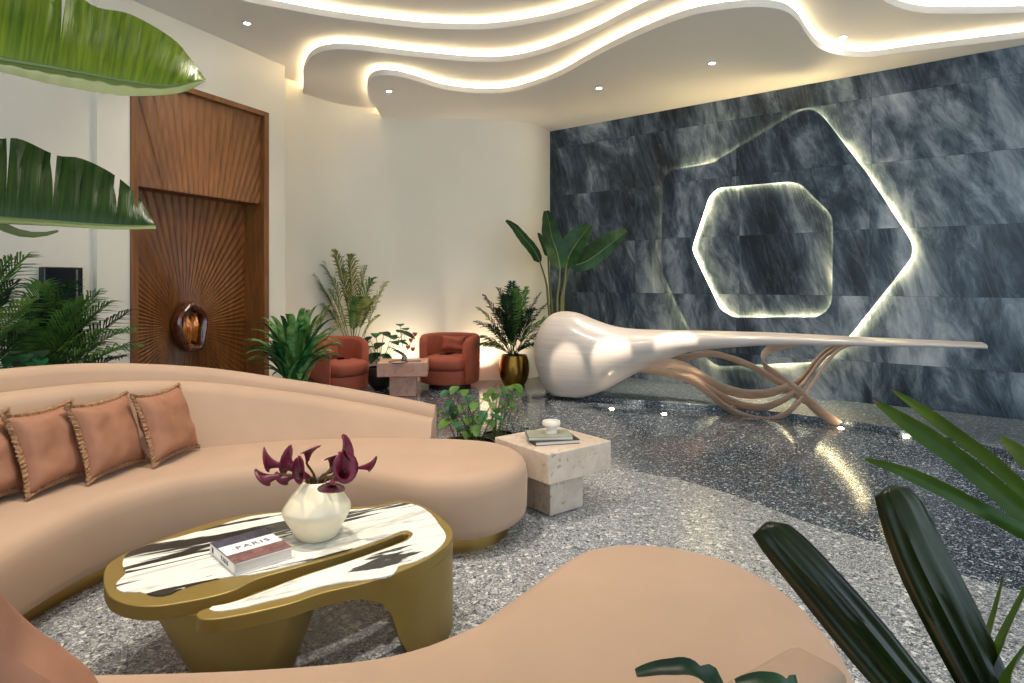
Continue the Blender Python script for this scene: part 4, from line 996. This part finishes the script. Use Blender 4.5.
# foreground strap leaved plant at lower right
c = V((1.27,1.02,0)); fg = thing('fan_palm', c, 'dark strap leaved fan palm filling the lower right corner', 'potted plant')
pot('cyl', c, fg, .22, .42, M['potblack'])
HUB = V((1.32,1.12,.62))
hub2 = V((1.25,1.2,.95))
def petiole(p, leaf):
    top = c+V((random.uniform(-.05,.05), random.uniform(-.05,.05), .37)); mb = MB()
    mb.tube(bez(p, (p+top)/2+V((0,0,.04)), top, 8), [.010+.004*i/8 for i in range(9)], 7); mb.build('petiole', M['strap2'], leaf)
def strap(edgeL, edgeR, Y0, Y1, mat, tipmat=None, pleats=5, depth=.02, ext=None):
    n = 26
    A = resample(cr([V((x,y,0)) for x,y in edgeL], 6), n+1, False); Bq = resample(cr([V((x,y,0)) for x,y in edgeR], 6), n+1, False)
    NC = pleats*4; rows = []
    for i in range(n+1):
        f = i/n; Yy = Y0+(Y1-Y0)*f; row = []
        for j in range(NC+1):
            g = j/NC; q = A[i].lerp(Bq[i], g)
            cup = .05*(4*g*(1-g))*min(1, f*5+.2)
            row.append(P(q.x, q.y, Yy-cup+depth*math.sin(g*pleats*2*math.pi)*min(1, f*3+.1)*.35))
        rows.append(row)
    mb = MB(); mb.grid(rows); o = mb.build('leaf', mat, fg, angle=85); m = o.modifiers.new('thick', 'SOLIDIFY'); m.thickness = .0015
    petiole(rows[-1][NC//2], o); return o
strap([(764,523),(752,530),(760,548),(800,598),(840,648),(885,700),(960,780),(1080,900)], [(770,521),(785,522),(806,538),(850,584),(890,630),(932,683),(1000,760),(1090,890)], 1.35, 1.15, M['strap'], pleats=4)
strap([(888,486),(877,492),(876,505),(893,560),(920,618),(955,683),(1010,780),(1085,900)], [(892,485),(908,487),(921,500),(950,555),(980,612),(1012,683),(1050,770),(1095,890)], 1.30, 1.12, M['strap'], pleats=4)
def strapline(pts, w, mat, Y0, Y1, tip=True):
    n = len(pts); path = cr([P(x, y, Y0+(Y1-Y0)*i/(n-1)) for i, (x, y) in enumerate(pts)], 6)
    mb = MB(); blade(mb, path, lambda f: w*min(1, .12+f*3.0)**.8*(1 if f < .75 else 1-2.6*(f-.75)), (.45,-.35,1), .35); o = mb.build('leaf', mat, fg, angle=85); petiole(path[-1], o)
    if tip:
        mb = MB(); blade(mb, [path[0]+(path[0]-path[1]).normalized()*.012, path[0], path[1]], lambda f: w*(.02+.14*f), (.45,-.35,1), .35); mb.build('dry_tip', M['tipb'], o)
strapline([(876,402),(905,421),(950,452),(1000,492),(1060,548),(1150,660)], .022, M['strap2'], 1.6, 1.2)
strapline([(894,391),(920,408),(955,433),(1000,468),(1060,528),(1150,650)], .016, M['strap2'], 1.75, 1.25)
strapline([(865,459),(900,470),(945,490),(1000,520),(1070,565),(1160,680)], .016, M['strap2'], 1.5, 1.2, False)
strapline([(1001,437),(1030,462),(1080,520),(1160,640)], .020, M['strap2'], 1.6, 1.2, False)
strapline([(1004,576),(996,610),(986,650),(978,700),(990,800),(1060,900)], .011, M['strap2'], 1.3, 1.15, False)
strapline([(1040,560),(1020,605),(1000,650),(985,700),(995,800),(1070,900)], .016, M['strap2'], 1.25, 1.15, False)
strapline([(1060,610),(1030,645),(1005,690),(1000,760),(1070,900)], .016, M['strap2'], 1.2, 1.12, False)
# small plant in front of the foreground sofa, below the frame
c = V((.34,.62,0)); lp = thing('leafy_plant', c, 'dark green plant tips rising at the bottom edge before the foreground sofa', 'potted plant')
pot('cyl', c, lp, .12, .3, M['potblack'])
for pts, w, Yq in (([(760,860),(735,740),(700,676),(668,669),(636,674)], .016, .95), ([(800,860),(805,740),(790,692),(765,681),(736,684)], .015, .95), ([(780,860),(770,760),(740,715),(700,700)], .016, .9)):
    path = cr([c+V((0,0,.26))]+[P(x, y, Yq) for x, y in pts[1:]], 7); mb = MB(); blade(mb, path, lambda f: w*(.25+.75*math.sin(math.pi*f*.97)**.6), (0,1,.3), .3); mb.build('leaf', M['palmd'], lp, angle=80)

# ------------------------------------------------------------------ lights and world
# extra spots, added to brighten the room; they have no fixtures
def area(loc, aim, sx, sy, power, col):
    l = bpy.data.lights.new('area', 'AREA'); l.shape = 'RECTANGLE'; l.size = sx; l.size_y = sy; l.energy = power; l.color = col
    o = bpy.data.objects.new('area_light', l); C.objects.link(o); o.location = loc; o.rotation_euler = (V(aim)-V(loc)).to_track_quat('-Z', 'Y').to_euler(); return o
# warm spots on the desk
for aim, pw in ((dpt(568,386,.3), 700), (dpt(612,363,.35), 900), (dpt(676,348,.3), 800)):
    spot(aim.x-1.1, aim.y-2.4, Z1-.03, pw, aim, size=.125, blend=.45, warm=(1,.86,.68))
# wall grazers and floor uplights on the back wall
for x, y, pw in ((-1.62,9.30,34), (-.42,9.40,34), (.12,9.5,10), (-2.75,8.35,16)):
    l = bpy.data.lights.new('uplight', 'SPOT'); l.energy = pw; l.spot_size = 2.0; l.spot_blend = 1; l.color = (1,.84,.62); l.shadow_soft_size = .03
    o = bpy.data.objects.new('uplight', l); C.objects.link(o); o.location = (x, y, .05); o.rotation_euler = (V((0,.12,1))).to_track_quat('-Z','Y').to_euler()
for x, y, aim, pw in ((-1.0,3.2,(-1.0,3.2,0),190),(-2.2,2.6,(-2.3,3.2,.5),120),(.5,2.4,(.3,2.3,0),110),(1.5,5.5,(1.5,5.5,0),50),(-.5,6.5,(-.5,6.8,0),90),(2.6,3.5,(2.6,3.5,0),40),(-2.0,6.2,(-3.3,6.7,1.9),40)):  # added fill spots without fixtures, for the lounge, floor and door
    spot(x, y, Z1-.03 if y < 6 else Z2-.03, pw, aim, 1.5, .8)
w = bpy.data.worlds.new('world'); bpy.context.scene.world = w; w.use_nodes = True
bg = w.node_tree.nodes['Background']; bg.inputs[0].default_value = (.70,.86,1,1); bg.inputs[1].default_value = 1.2

cam = bpy.data.cameras.new('camera'); co = bpy.data.objects.new('camera', cam); C.objects.link(co)
co.location = (0,0,EYE); co.rotation_euler = (math.pi/2,0,0); cam.sensor_width = 36; cam.lens = 36*F/1024
cam.shift_y = -(341.5-HY)/1024; cam.clip_start = .02
sc = bpy.context.scene; sc.camera = co
sc.view_settings.view_transform = 'Standard'; sc.view_settings.look = 'None'; sc.view_settings.gamma = 1; sc.view_settings.use_curve_mapping = False
sc.view_settings.exposure = 0.92
sc.cycles.max_bounces = 7; sc.cycles.diffuse_bounces = 4; sc.cycles.glossy_bounces = 4; sc.cycles.sample_clamp_indirect = 6
